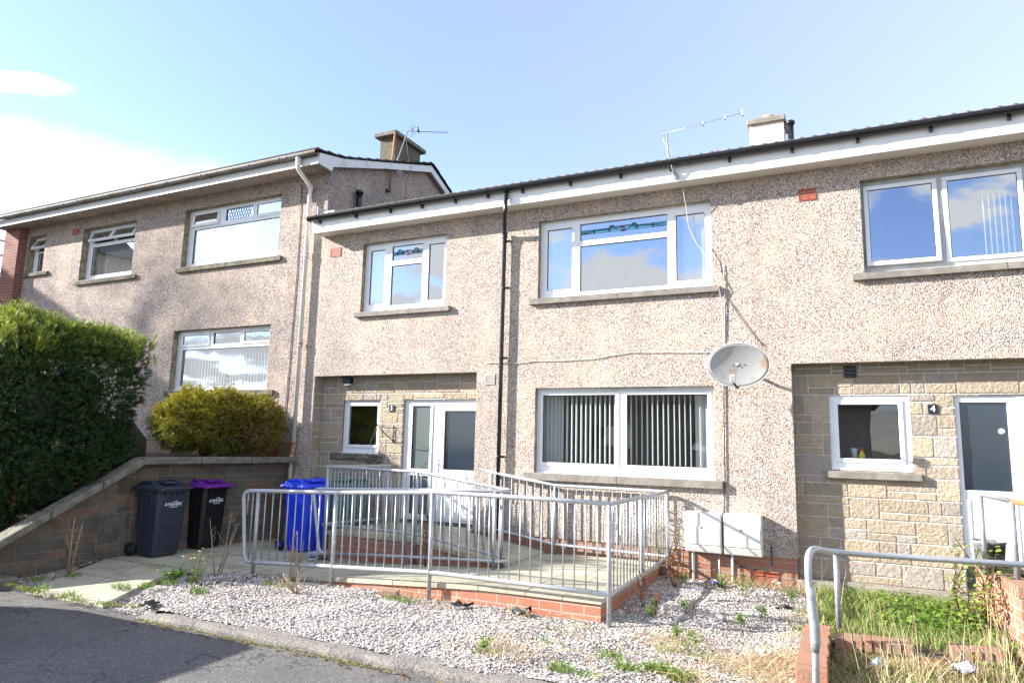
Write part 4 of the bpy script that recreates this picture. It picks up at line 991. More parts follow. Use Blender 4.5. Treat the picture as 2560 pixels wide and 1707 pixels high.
# ------------------------------------------------------------------ brickwork on the right
def brickrow(mb,x0,x1,y0,y1,z,step=.075,axis='y',h=.11,seed=1):
    rd=random.Random(seed)
    if axis=='y':
        y=y0
        while y<y1-.02:
            e=rd.uniform(-.006,.006); f=rd.uniform(-.008,.008); mb.box(x0+f,x1+f,y+.005,min(y+step-.011,y1),z-h,z+e); y+=step
    else:
        x=x0
        while x<x1-.02:
            e=rd.uniform(-.006,.006); mb.box(x+.004,min(x+step-.006,x1),y0,y1,z-h,z+e); x+=step
s=empty('brick_garden_wall'); tag(s,'low red brick-on-edge garden wall running back from the bent handrail post','wall')
mb=MB(); brickrow(mb,-.41,-.19,-4.10,-2.62,-1.66,seed=2); mb.build('brick_coping',simple('single_brick',(.38,.16,.095),.88,.15,9,.7,60,c2=(.27,.17,.12)),s,bevel=.004)
M['brick_single']=simple('single_brick_b',(.34,.16,.10),.9,.15,9,.7,60,c2=(.26,.20,.14))
mb=MB(); mb.box(-.405,-.195,-4.09,-2.62,-2.3,-1.772); mb.build('brick_body','brick_ramp',s)
mb=MB()
for xx in(-.255,-.335): mb.lathe([(0,-.003),(.022,-.003),(.022,.001)],(xx,-4.103,-1.82),10,axis='y')
mb.build('perforation','dark',s); seat(s,(-.3,-3.4,-2))
s=empty('brick_garden_wall'); tag(s,'low brick edging crossing the weedy garden behind the long handrail','wall')
mb=MB(); 
for i in range(24):
    x=-.15+i*.0765*1.0; y=-2.72+.012*i; 
    if i in(8,9,10,11,17,18): continue
    mb.hexa([(x,y-.11,-1.80),(x+.07,y-.11,-1.80),(x+.07,y+.11,-1.80),(x,y+.11,-1.80),(x,y-.11,-1.705),(x+.07,y-.11,-1.71),(x+.07,y+.11,-1.705),(x,y+.11,-1.70)])
mb.build('brick_coping','brick_single',s,bevel=.004)
mb=MB(); mb.hexa([(-.15,-2.82,-2.3),(1.7,-2.53,-2.3),(1.7,-2.33,-2.3),(-.15,-2.62,-2.3),(-.15,-2.82,-1.802),(1.7,-2.53,-1.802),(1.7,-2.33,-1.802),(-.15,-2.62,-1.802)]); mb.build('brick_body','brick_ramp',s); seat(s,(.7,-2.6,-2))
s=empty('brick_step_wall'); tag(s,'tall orange brick side wall of the entrance steps at the right edge','wall')
mb=MB(); mb.hexa([(1.42,-1.95,-2.3),(2.9,-1.95,-2.3),(2.9,-.1,-2.3),(1.27,-.55,-2.3),(1.42,-1.95,-1.36),(2.9,-1.95,-1.36),(2.9,-.1,-1.36),(1.27,-.55,-1.36)]); mb.build('brick_body','brick_ramp',s)
mb=MB(); y=-1.95
while y<-.60:
    t=(y+1.95)/1.4; xx=1.405-.14*t; mb.box(xx,xx+.215,y+.004,y+.068,-1.355,-1.245+random.uniform(-.004,.004)); y+=.075
mb.build('brick_coping','brick_single',s,bevel=.004)
mb=MB(); mb.lathe([(0,-.003),(.02,-.003),(.02,.001)],(1.50,-1.95,-1.30),10,axis='y'); mb.build('perforation','dark',s)
mb=MB(); mb.box(1.63,2.9,-1.93,-.1,-1.36,-1.27); mb.build('step_slab','conc',s)
seat(s,(1.8,-1,-2))
# planter on a mossy board
p=empty('plant_pot'); tag(p,'faded black round plant pot standing on the brick step wall','plant pot')
mb=MB(); mb.lathe([(0,-1.20),(.125,-1.20),(.15,-.97),(.158,-.965),(.158,-.945),(.145,-.945),(.135,-1.0),(0,-1.0)],(1.35,-1.0,0),28)
mb.build('pot',simple('faded_black_plastic',(.03,.03,.032),.6,.2,5,.2,60,c2=(.30,.30,.29),thr=(.40,.60)),p)
seat(p,(1.35,-1,-1.2))
mb=MB(); mb.box(1.24,1.62,-1.18,-.80,-1.244,-1.203); tag(mb.build('mossy_tray','moss',bevel=.01),'mossy flat slab under the faded black plant pot','slab')
# lawn levels of house 4
mb=MB(); mb.quad((-.41,-2.75,-1.80),(9,-2.3,-1.80),(9,0,-1.80),(-.41,0,-1.80)); struct(mb.build('lawn_soil','soil'))
mb=MB(); mb.quad((-.2,-4.60,-2.0),(9,-4.60,-2.0),(9,-2.2,-1.94),(-.2,-2.7,-1.94)); struct(mb.build('lower_garden_soil','soil'))
# ------------------------------------------------------------------ lettering
def text(body,size,name,m,parent,loc,rot,extr=.002,shear=0,align='CENTER',scale=(1,1,1)):
    cu=bpy.data.curves.new(name,'FONT'); cu.body=body; cu.size=size; cu.extrude=extr; cu.align_x=align; cu.align_y='CENTER'; cu.shear=shear; cu.offset=.0008*size/.1
    o=bpy.data.objects.new(name+'_src',cu); COL.objects.link(o); bpy.context.view_layer.update()
    me=bpy.data.meshes.new_from_object(o.evaluated_get(bpy.context.evaluated_depsgraph_get())); bpy.data.objects.remove(o); bpy.data.curves.remove(cu)
    me.name=name; me.materials.clear(); me.materials.append(M[m]); t=bpy.data.objects.new(name,me); COL.objects.link(t)
    t.parent=parent; t.location=loc; t.rotation_euler=rot; t.scale=scale; return t
def sign(n,x,y,z,label):
    e=empty('house_number_sign'); tag(e,label,'sign')
    b=MB(); b.box(x-.055,x+.055,y-.012,y,z-.058,z+.058); b.build('plate','plate',e,bevel=.003)
    text(n,.115,'number','digit',e,(x,y-.014,z),(R(90),0,0)); seat(e,(x,y,z))
sign('3',-7.35,.235,.527,'small black plate with a white 3 on the stone left of the double door')
sign('4',1.043,.235,.517,'small black plate with a white 4 beside the dark glazed door')
# ------------------------------------------------------------------ wheelie bins
def wheelie(label,loc,rz,body,lid,H=1.07,txt=None,wd=.52,dp=.60,facets=True):
    e=empty('wheelie_bin'); tag(e,label,'bin')
    # body: tapered shell; local +X is the front
    def ringz(d0,d1,w,z,ch=.045): # x from d0..d1, chamfered corners
        return [(d0,-w/2+ch,z),(d0+ch,-w/2,z),(d1-ch,-w/2,z),(d1,-w/2+ch,z),(d1,w/2-ch,z),(d1-ch,w/2,z),(d0+ch,w/2,z),(d0,w/2-ch,z)]
    L_=[ringz(-.17,.22,wd*.80,.02,.05),ringz(-.22,.235,wd*.82,.16,.05),ringz(-.245,.262,wd*.87,.45,.05),ringz(-.26,.285,wd*.92,H-.17,.045),ringz(-.27,.295,wd*.94,H-.145,.04),ringz(-.30,.32,wd*.99,H-.14,.04),ringz(-.30,.32,wd*.99,H-.10,.04)]
    b=MB()
    for A_,B_ in zip(L_,L_[1:]):
        for i in range(8): b.poly([A_[i],A_[(i+1)%8],B_[(i+1)%8],B_[i]])
    b.poly(list(reversed(L_[0]))); b.poly(L_[-1])
    # raised panels on front and sides
    for z0,z1 in ((.10,.52),):
        b.hexa([(.225,-.12,z0),(.225,.12,z0),(.24,.11,z0),(.24,-.11,z0),(.262,-.14,z1),(.262,.14,z1),(.275,.13,z1-.02),(.275,-.13,z1-.02)])
    for s in(-1,1):
        for xx in(-.12,.10): b.hexa([(xx-.012,s*(wd*.40),.06),(xx+.012,s*(wd*.40),.06),(xx+.012,s*(wd*.405+.008),.06),(xx-.012,s*(wd*.405+.008),.06),(xx-.012,s*(wd*.455),H-.2),(xx+.012,s*(wd*.455),H-.2),(xx+.012,s*(wd*.46+.008),H-.2),(xx-.012,s*(wd*.46+.008),H-.2)])
    for k in (-.16,-.05,.05,.16): b.box(.285,.318,k-.006,k+.006,H-.20,H-.138)
    fixn(b.build('bin_body',body,e,bevel=.010))
    l=MB(); n=8
    def lidz(t): return H-.055+.045*math.sin(PI*min(1,max(0,t*1.05)))
    for i in range(n):
        a=i/n; c=(i+1)/n; xa=-.33+.68*a; xb=-.33+.68*c
        l.hexa([(xa,-wd*.53,H-.115),(xb,-wd*.53,H-.115),(xb,wd*.53,H-.115),(xa,wd*.53,H-.115),(xa,-wd*.49,lidz(a)-.02),(xb,-wd*.49,lidz(c)-.02),(xb,wd*.49,lidz(c)-.02),(xa,wd*.49,lidz(a)-.02)])
    l.hexa([(.35,-wd*.53,H-.115),(.375,-wd*.50,H-.11),(.375,wd*.50,H-.11),(.35,wd*.53,H-.115),(.35,-wd*.49,H-.068),(.37,-wd*.45,H-.075),(.37,wd*.45,H-.075),(.35,wd*.49,H-.068)])
    for s in(-1,1): l.tube([(-.30,s*wd*.36,H-.06),(-.18,s*wd*.36,lidz(.25)+.012),(0,s*wd*.37,lidz(.5)+.008),(.2,s*wd*.38,lidz(.8)-.02)],.030,8)
    l.box(-.10,.22,-wd*.22,wd*.22,H-.03,H+.008)
    for s in(-1,1): l.hexa([(-.43,s*wd*.30-.03,H-.10),(-.33,s*wd*.30-.03,H-.11),(-.33,s*wd*.30+.03,H-.11),(-.43,s*wd*.30+.03,H-.10),(-.43,s*wd*.30-.03,H-.075),(-.33,s*wd*.30-.03,H-.05),(-.33,s*wd*.30+.03,H-.05),(-.43,s*wd*.30+.03,H-.075)])
    fixn(l.build('bin_lid',lid,e,bevel=.010))
    h=MB(); h.tube([(-.40,-wd*.40,H-.10),(-.40,wd*.40,H-.10)],.016,8); h.build('bin_handle',body,e)
    for s in(-1,1):
        w_=MB(); w_.lathe([(0,-.025),(.06,-.028),(.095,-.025),(.10,-.012),(.10,.012),(.095,.025),(.06,.028),(0,.025)],(-.24,s*(wd*.5+.0),.10),20,axis='y'); w_.build('wheel','rubber',e)
        q=MB(); q.lathe([(0,-.032),(.045,-.031),(.05,-.02),(.05,.02),(.045,.031),(0,.032)],(-.24,s*(wd*.5+.0),.10),14,axis='y'); q.build('wheel_hub',body,e)
    a_=MB(); a_.tube([(-.24,-wd*.5,.10),(-.24,wd*.5,.10)],.012,8); a_.build('axle','iron',e)
    if txt:
        tilt=R(90)+.0
        for (s_,sz,yy,zz_,sc) in (('north',.030,.04,H-.335+.045,1),('AYRSHIRE',.068,0.0,H-.335,1),('COUNCIL',.026,.01,H-.335-.042,1.3)):
            text(s_,sz,'lettering','digit',e,(.2875-.0+(zz_-(H-.17))*.055,yy,zz_),(R(90),0,R(90)),.002,0,'CENTER',(sc,1,1))
    e.location=loc; e.rotation_euler=(0,0,rz); return e
M['rubber']=simple('black_rubber',(.012,.012,.013),.7,.1,20)
M['bin_grey']=simple('dark_blue_grey_plastic',(.022,.030,.048),.45,.06,7,.15,60,c2=(.055,.062,.075),thr=(.55,.75))
M['bin_black']=simple('black_plastic',(.008,.009,.011),.42,.05,6,.1,80)
M['bin_purple']=simple('purple_plastic',(.17,.02,.32),.4,.06,6,.1,80)
M['bin_blue']=simple('bright_blue_plastic',(.008,.055,.74),.42,.05,5,.12,60,c2=(.05,.12,.62),thr=(.52,.78))
M['bin_green']=simple('faded_green_plastic',(.055,.13,.105),.5,.06,5,.1,80,c2=(.10,.19,.15),thr=(.4,.6))
wheelie('dark grey wheeled bin with grey lid nearest the sloping garden wall',(-9.76,-2.44,-1.885),R(0),'bin_grey','bin_grey',1.12,True,.57)
wheelie('black wheeled bin with a purple lid behind the grey bin',(-9.84,-1.56,-1.885),R(2),'bin_black','bin_purple',1.11,True,.55)
wheelie('bright blue wheeled bin behind the left end of the railings',(-8.22,-.80,-1.885),R(-8),'bin_blue','bin_blue',1.15,False,.70)
wheelie('faded green wheeled bin against the stone wall beside the landing',(-7.80,-.33,-1.885),R(-82),'bin_green','bin_green',1.16,False,.60)
# ------------------------------------------------------------------ meter boxes
def meter(x,label,stain):
    e=empty('meter_box'); tag(e,label,'meter box','meter boxes on the front wall')
    b=MB(); y0=-.205; w_=.485; zt,zb=-.915,-1.455
    b.box(x,x+w_,y0,.0,zb+.10,zt)
    b.hexa([(x,y0+.045,zb),(x+w_,y0+.045,zb),(x+w_,0,zb),(x,0,zb),(x,y0,zb+.0995),(x+w_,y0,zb+.0995),(x+w_,0,zb+.0995),(x,0,zb+.0995)])
    b.build('box_body',stain,e,bevel=.012)
    d=MB(); d.box(x+.018,x+w_-.018,y0-.008,y0-.0005,zb+.115,zt-.185); d.build('door',stain,e,bevel=.003)
    k=MB(); k.lathe([(.016,-.004),(.016,.001),(.010,.001),(.010,-.004)],(x+w_*.47,y0-.009,zt-.205),12,axis='y'); k.build('lock','vent',e)
    for px_,zz_ in((x+.09,-1.83),): q=MB(); q.tube([(px_,-.09,zb+.02),(px_,-.09,-1.86)],.017,10); q.build('service_pipe','meter',e)
    seat(e,(x+w_/2,-.1,-1.3))
meter(-2.035,'white meter box nearer the ramp railings','meter')
M['meter_d']=simple('grubby_meter_box',(.72,.72,.67),.5,.06,3,.1,200,c2=(.50,.47,.36),thr=(.52,.72))
meter(-1.515,'white meter box with grime at its base, nearer the stone entrance','meter_d')
mb=MB(); mb.tube([(-1.60,-.06,-1.45),(-1.60,-.06,-1.75),(-1.56,-.06,-1.80)],.016,8); tag(mb.build('service_pipe','galv'),'thin grey pipe dropping between the two meter boxes','pipe')
mb=MB(); mb.tube([(-.93,-.03,-1.30),(-.93,-.03,-1.60),(-.97,-.03,-1.645),(-1.35,-.03,-1.61),(-1.46,-.03,-1.50),(-1.49,-.03,-1.40)],.009,6); tag(mb.build('black_cable','cable'),'black cable looping low on the bricks below the meter boxes','cable')
# ------------------------------------------------------------------ satellite dish
def dish():
    e=empty('satellite_dish'); tag(e,'large oval grey satellite dish with rust stains on the wall','satellite dish')
    V=[];F=[];n=36;m=8
    for i in range(m+1):
        r=i/m
        for j in range(n):
            a=2*PI*j/n; x=.405*r*math.cos(a); z=.30*r*math.sin(a); V.append((x,-.045*r*r,z))
    for i in range(m):
        for j in range(n): F.append((i*n+j,i*n+(j+1)%n,(i+1)*n+(j+1)%n,(i+1)*n+j))
    o=npmesh('reflector',V,F,M['dishm'],e,smooth=True)
    sd_=o.modifiers.new('t','SOLIDIFY'); sd_.thickness=.006
    rm=MB(); rm.tube([(.405*math.cos(2*PI*j/36),-.048,.30*math.sin(2*PI*j/36)) for j in range(37)],.006,6,caps=False); rm.build('rim','meter',e)
    a=MB(); a.tube([(-.0,-.03,-.30),(-.02,-.12,-.30),(-.06,-.34,-.20)],.014,8); a.build('feed_arm','iron',e)
    a=MB(); a.tube([(-.06,-.34,-.21),(-.065,-.33,-.12)],.028,12); a.box(-.10,-.03,-.38,-.32,-.20,-.10); a.build('feed_head','greyframe',e,bevel=.006)
    a=MB(); a.tube([(.04,.0,-.02),(.10,.16,-.12),(.10,.34,-.12)],.022,10); a.box(.04,.16,.34,.36,-.22,-.02); a.build('wall_bracket','iron',e)
    b=MB()
    for xx in(-.06,.08): b.lathe([(0,-.010),(.008,-.008),(.008,.004)],(xx,-.01,.0),8,axis='y')
    b.build('bolt','iron',e)
    e.location=(-1.25,-.36,1.085); e.rotation_euler=(R(12),0,R(6)); return e
M['dishm']=simple('rust_stained_dish',(.40,.395,.38),.6,.06,4.5,.1,60,c2=(.36,.27,.19),thr=(.52,.68),metal=.15)
dish()
# ------------------------------------------------------------------ aerials
e=empty('tv_aerial'); tag(e,'pale television aerial on a thin curved mast clamped to the white fascia','aerial')
b=MB(); b.tube([(-2.07,-.36,3.90),(-2.10,-.40,4.0),(-2.145,-.44,4.2),(-2.16,-.45,4.35),(-2.165,-.45,4.53)],.013,8); b.build('mast','alu',e)
b=MB(); b.tube([(-2.22,-.46,4.535),(-1.08,-.46,4.64)],.0035,5)
b.build('boom','alu',e)
for i in range(3):
    t=(.50,.78,.99)[i]; x=-2.20+1.12*t; z=4.535+.105*t; b=MB(); b.box(x-.012,x+.012,-.48,-.44,z-.03-.012*(i==2),z+.03+.012*(i==2)); b.build('boom_clip','greyframe',e)
for i in range(16):
    x=-2.15+.068*i; z=4.54+.0063*i; b=MB(); b.tube([(x,-.53,z),(x,-.39,z)],.0013,4); b.build('aerial_element','alu',e)
b=MB()
b.tube([(-2.22,-.46,4.49),(-2.22,-.46,4.58)],.004,5); b.tube([(-2.19,-.46,4.49),(-2.19,-.46,4.58)],.004,5); b.build('reflector','alu',e)
b=MB(); b.tube([(-2.19,-.45,4.53),(-2.22,-.45,4.46),(-2.20,-.45,4.38),(-2.14,-.45,4.35),(-2.10,-.44,4.28),(-2.08,-.42,4.17),(-2.07,-.39,4.02),(-2.06,-.36,3.93)],.004,5); b.build('lead','cable_w',e)
b=MB(); b.box(-2.09,-2.05,-.37,-.313,3.86,3.96); b.build('clamp','alu',e); seat(e,(-2.07,-.35,3.9))
e=empty('tv_aerial'); tag(e,'old television aerial on leaning masts fixed to the far gable by a rusty pole','aerial')
b=MB(); b.tube([(-8.86,1.88,5.40),(-8.86,1.90,5.96),(-8.86,1.97,6.82)],.024,8); b.build('rusty_pole','rust',e)
b=MB(); b.tube([(-8.84,1.98,6.02),(-8.84,2.12,6.32),(-8.84,2.43,7.08)],.014,8); b.build('mast','alu',e)
b=MB(); b.tube([(-8.86,2.41,7.06),(-8.03,2.865,7.07)],.007,6); b.build('boom','iron',e)
for i in range(13):
    t=.25+.74*i/12; p=Vector((-8.86,2.41,7.06)).lerp(Vector((-8.03,2.865,7.07)),t); d=Vector((-.48,.88,0))*(.05-.02*t); b=MB(); b.tube([p-d-Vector((0,0,.03)),p+d+Vector((0,0,.03))],.003,4); b.build('aerial_element','iron',e)
b=MB(); 
for a in(.6,1.6,2.4): b.tube([(-8.72,2.44,7.06),(-8.72+.10*math.cos(a),2.44,7.06+.15*math.sin(a))],.006,5)
for a in(-.8,-1.8): b.tube([(-8.72,2.44,7.06),(-8.72+.10*math.cos(a),2.44,7.06+.15*math.sin(a))],.006,5)
b.build('reflector','iron',e)
b=MB(); b.tube([(-8.60,2.46,7.13),(-8.58,2.50,7.01)],.022,8); b.build('dipole_box','plate',e)
b=MB()
for k in(0,1):
    y0=1.72+k*.30; z0=5.98-.035*k
    for j in range(4): b.box(-8.80,-8.79,y0,y0+.20,z0-.05+j*.03,z0-.045+j*.03+.004)
    b.box(-8.80,-8.79,y0,y0+.012,z0-.06,z0+.06); b.box(-8.80,-8.79,y0+.19,y0+.20,z0-.06,z0+.06)
b.build('panel_grid','alu',e)
b=MB(); b.tube([(-8.88,1.83,5.38),(-8.90,1.83,5.44),(-8.92,1.85,5.44)],.03,6); b.build('wall_bracket','iron',e)
b=MB(); b.tube([(-8.84,2.36,6.9),(-8.84,2.48,6.5),(-8.76,2.52,6.15),(-8.90,2.55,5.9),(-8.91,2.6,4.9)],.005,5); b.build('lead','cable',e); seat(e,(-8.86,1.88,5.4))
def cable(label,pts,r=.006,m='cable',n=6,amp=.004):
    b=MB(); b.tube(wavy(pts,n,amp),r,5); o=b.build('wall_cable',m); tag(o,label,'cable','cables running over the front wall'); return o
Y=-.016
cable('grey cable hanging from the fascia aerial across the upstairs window',[(-2.11,-.33,3.93),(-2.03,-.33,3.90),(-1.99,-.20,3.72),(-1.965,-.13,3.50),(-1.94,-.10,3.2),(-1.85,-.09,2.97),(-1.71,-.085,2.74),(-1.62,-.06,2.52),(-1.53,-.08,2.27),(-1.50,Y,2.0),(-1.49,Y,1.55),(-1.50,Y,.83)],.006,'cable_w')
cable('black cable running down the wall from the dish to the meter boxes',[(-1.50,Y,.83),(-1.505,Y,.2),(-1.51,Y,-.5),(-1.53,Y,-.93)],.008,'cable')
cable('thin cable running down the wall beside the sill end of the wide upstairs window',[(-1.47,Y,2.60),(-1.455,Y,2.2),(-1.46,Y,1.88),(-1.47,Y,1.50)],.006,'cable_w')
cable('dark cable slanting down from the upstairs sill to the dish',[(-1.45,Y,2.12),(-1.30,Y,1.88),(-1.20,Y,1.72),(-1.05,Y,1.50),(-.96,Y,1.38)],.005,'cable')
cable('pale cable strung level from the black downpipe to the dish',[(-.95,Y,1.29),(-1.35,Y,1.31),(-1.72,Y,1.315),(-2.86,Y,1.355),(-3.18,Y,1.315),(-3.46,Y,1.275),(-3.96,Y,1.263),(-4.43,Y,1.273),(-4.67,Y,1.247),(-5.33,Y,1.268)],.006,'cable_w')
# wall light in the recess, hanging basket bracket
e=empty('wall_light'); tag(e,'small black bulkhead light high on the stone wall of house 3','wall light')
b=MB(); b.box(-8.43,-8.25,.13,.235,.985,1.10); b.build('light_body','plate',e,bevel=.01); b=MB(); b.box(-8.40,-8.28,.14,.22,.955,.986); b.build('lens','bulb',e); seat(e,(-8.34,.2,1.03))
e=empty('hanging_basket'); tag(e,'empty black wire hanging basket on an iron bracket beside the small window','hanging basket')
b=MB(); b.tube([(-7.285,.225,.21),(-7.285,.225,-.09)],.010,6); b.tube([(-7.285,.22,-.05),(-7.36,.06,.08),(-7.42,-.07,.215)],.008,6); b.tube([(-7.285,.22,.17),(-7.42,-.07,.20)],.003,5)
b.tube([(-7.42,-.07,.20),(-7.425,-.085,.26),(-7.43,-.10,.22)],.008,6); b.build('bracket','iron',e)
b=MB(); cx,cy,cz=-7.43,-.10,-.335
for a in(.3,2.4,4.5): b.tube([(cx,cy,.20),(cx+.19*math.cos(a),cy+.19*math.sin(a),cz)],.0028,4)
b.build('chain','iron',e)
b=MB(); b.tube([(cx+.19*math.cos(2*PI*i/24),cy+.19*math.sin(2*PI*i/24),cz) for i in range(25)],.005,5)
b.tube([(cx+.14*math.cos(2*PI*i/24),cy+.14*math.sin(2*PI*i/24),cz-.09) for i in range(25)],.003,5)
for i in range(12):
    a=2*PI*i/12; b.tube([(cx+.19*math.cos(a),cy+.19*math.sin(a),cz),(cx+.15*math.cos(a),cy+.15*math.sin(a),cz-.085),(cx+.05*math.cos(a),cy+.05*math.sin(a),cz-.14)],.0035,4)
b.build('wire_basket','iron',e); seat(e,(-7.3,.2,0))
# ------------------------------------------------------------------ vegetation
def fronds(name,C,D,Ln,tones,parent,seed=1,leaf=.016,per=9,width=.32,droop=.3,mm='leaf'):
    """feathery sprays: C base points (n,3), D directions (n,3), Ln lengths (n); each spray is a curved row of thin leaflets"""
    r=np.random.default_rng(seed); n=len(C); D=D/np.linalg.norm(D,axis=1,keepdims=True)
    up=r.normal(size=(n,3)); S1=np.cross(D,up); S1/=np.linalg.norm(S1,axis=1,keepdims=True)
    V=[];T=[]
    for k in range(per):
        t=(k+.5)/per
        P=C+D*(Ln*t)[:,None]; P[:,2]-=droop*Ln*t*t
        for s in((-1,1) if k<per-1 else (0,)):
            q=(1-t)*.9+.25
            if s==0: dd=D
            else: dd=D*.75+S1*s*width*2.2
            dd=dd+r.normal(scale=.18,size=(n,3)); dd/=np.linalg.norm(dd,axis=1,keepdims=True)
            ll=(Ln*.42*q)[:,None]; wv=np.cross(dd,r.normal(size=(n,3))); wv/=np.linalg.norm(wv,axis=1,keepdims=True); wv*=leaf*(.6+.6*q)*.5
            V.append(np.stack([P-wv,P+wv,P+dd*ll*.6+wv*.8,P+dd*ll],1)); T.append(tones*(r.uniform(.85,1.2,n)*(1+.25*t))[:,None])
    V=np.concatenate(V).reshape(-1,3); m=len(V)//4; F=np.arange(m*4).reshape(-1,4)
    return npmesh(name,V,F,mm,parent,tone=np.concatenate(T))
def nz(p,s=1.0,seed=0):
    r=np.random.default_rng(seed); out=np.zeros(len(p))
    for k in range(6):
        a=r.normal(size=3)*s*(1.6**(k*.5)); out+=np.sin(p@a+r.uniform(0,6.28))/(1.3**k)
    return out/2.6
def hedge():
    e=empty('conifer_hedge'); tag(e,'big dark green conifer hedge with lime new growth on top, left of the sloping wall','hedge')
    r=np.random.default_rng(5); n=27000
    # rounded block described by a superellipsoid-like box
    cx,cy=-11.62,-3.35; hx,hy=1.42,1.42; zb,zt=-2.5,1.58
    u=r.normal(size=(n*2,3)); u/=np.linalg.norm(u,axis=1,keepdims=True); u=u[(u[:,1]<.5)][:n]; n=len(u)
    p=4.2; k=(np.abs(u[:,0])**p+np.abs(u[:,1])**p+np.abs(u[:,2])**p)**(-1/p)
    Q=u*k[:,None]; N_=np.sign(Q)*np.abs(Q)**(p-1); N_/=np.linalg.norm(N_,axis=1,keepdims=True)
    P=Q*np.array([hx,hy,(zt-zb)/2])+np.array([cx,cy,(zt+zb)/2])
    b=nz(P,1.7,3)*.17+nz(P,4,4)*.10
    P+=N_*(b-np.abs(r.normal(0,.17,n)))[:,None]
    # keep clear of the coping: trim below the sloping coping line on the right side
    zc=np.clip(-.39-1.16*np.clip((-P[:,1]-2.65)/2.1,0,1),-2,3); keep=(P[:,2]>zc+.02)|(P[:,0]<-10.6); P=P[keep];N_=N_[keep];n=len(P)
    Ln=r.uniform(.10,.20,n)
    top=np.clip((P[:,2]-.75)/1.0,0,1)**2.2*np.clip(N_[:,2]*1.3+.35,0,1)
    Ln*=1+top*.9
    D=N_*.8+r.normal(scale=.45,size=(n,3))+np.array([.1,0,.55])
    dark=np.array([.028,.058,.022]); mid=np.array([.05,.095,.025]); lime=np.array([.26,.31,.05])
    f=np.clip(nz(P,2.5,9)*.5+.5+r.normal(0,.2,n),0,1)[:,None]
    T=dark*(1-f)+mid*f; tt=np.clip(top+r.normal(0,.15,n)*(top>.05),0,1)[:,None]; T=T*(1-tt)+lime*tt
    br=(r.random(n)<.03)[:,None]; T=np.where(br,np.array([.14,.08,.03]),T)
    fronds('foliage',P,D,Ln,T,e,6,.014,7)
    # long arching leaders on top
    m=420; x=r.uniform(cx-hx,cx+hx-.15,m); y=r.uniform(cy-hy*.95,cy+hy*.8,m); edge_=1-((x-cx)/hx)**4*.35; z=zt*edge_-.15+nz(np.stack([x,y,x*0],1),1.7,3)*.12
    P=np.stack([x,y,z],1); D=np.stack([r.normal(.25,.35,m),r.normal(0,.3,m),np.ones(m)],1); T=lime*r.uniform(.7,1.15,m)[:,None]
    fronds('leading_shoot',P,D,r.uniform(.25,.55,m),T,e,7,.014,12,.18,.35)
    # woody inside
    b=MB(); 
    for i in range(8):
        x=cx+r.uniform(-hx*.75,hx*.85); y=cy+r.uniform(-.6,.6); b.tube([(x,y,-2),(x+r.uniform(-.1,.1),y,-.3),(x+r.uniform(-.3,.3),y+r.uniform(-.3,.3),1.1)],.05,6,radii=[.06,.045,.015])
    b.build('trunk',simple('bark',(.10,.075,.055),.95,.2,12,.6,40),e)
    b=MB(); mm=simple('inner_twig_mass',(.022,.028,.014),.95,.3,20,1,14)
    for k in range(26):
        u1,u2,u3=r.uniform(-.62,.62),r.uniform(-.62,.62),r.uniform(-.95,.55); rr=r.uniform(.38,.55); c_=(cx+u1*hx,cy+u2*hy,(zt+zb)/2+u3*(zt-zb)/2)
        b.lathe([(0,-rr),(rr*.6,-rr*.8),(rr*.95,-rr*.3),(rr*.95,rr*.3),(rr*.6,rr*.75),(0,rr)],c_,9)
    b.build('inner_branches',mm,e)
    seat(e,(cx,cy,-1.7))
hedge()
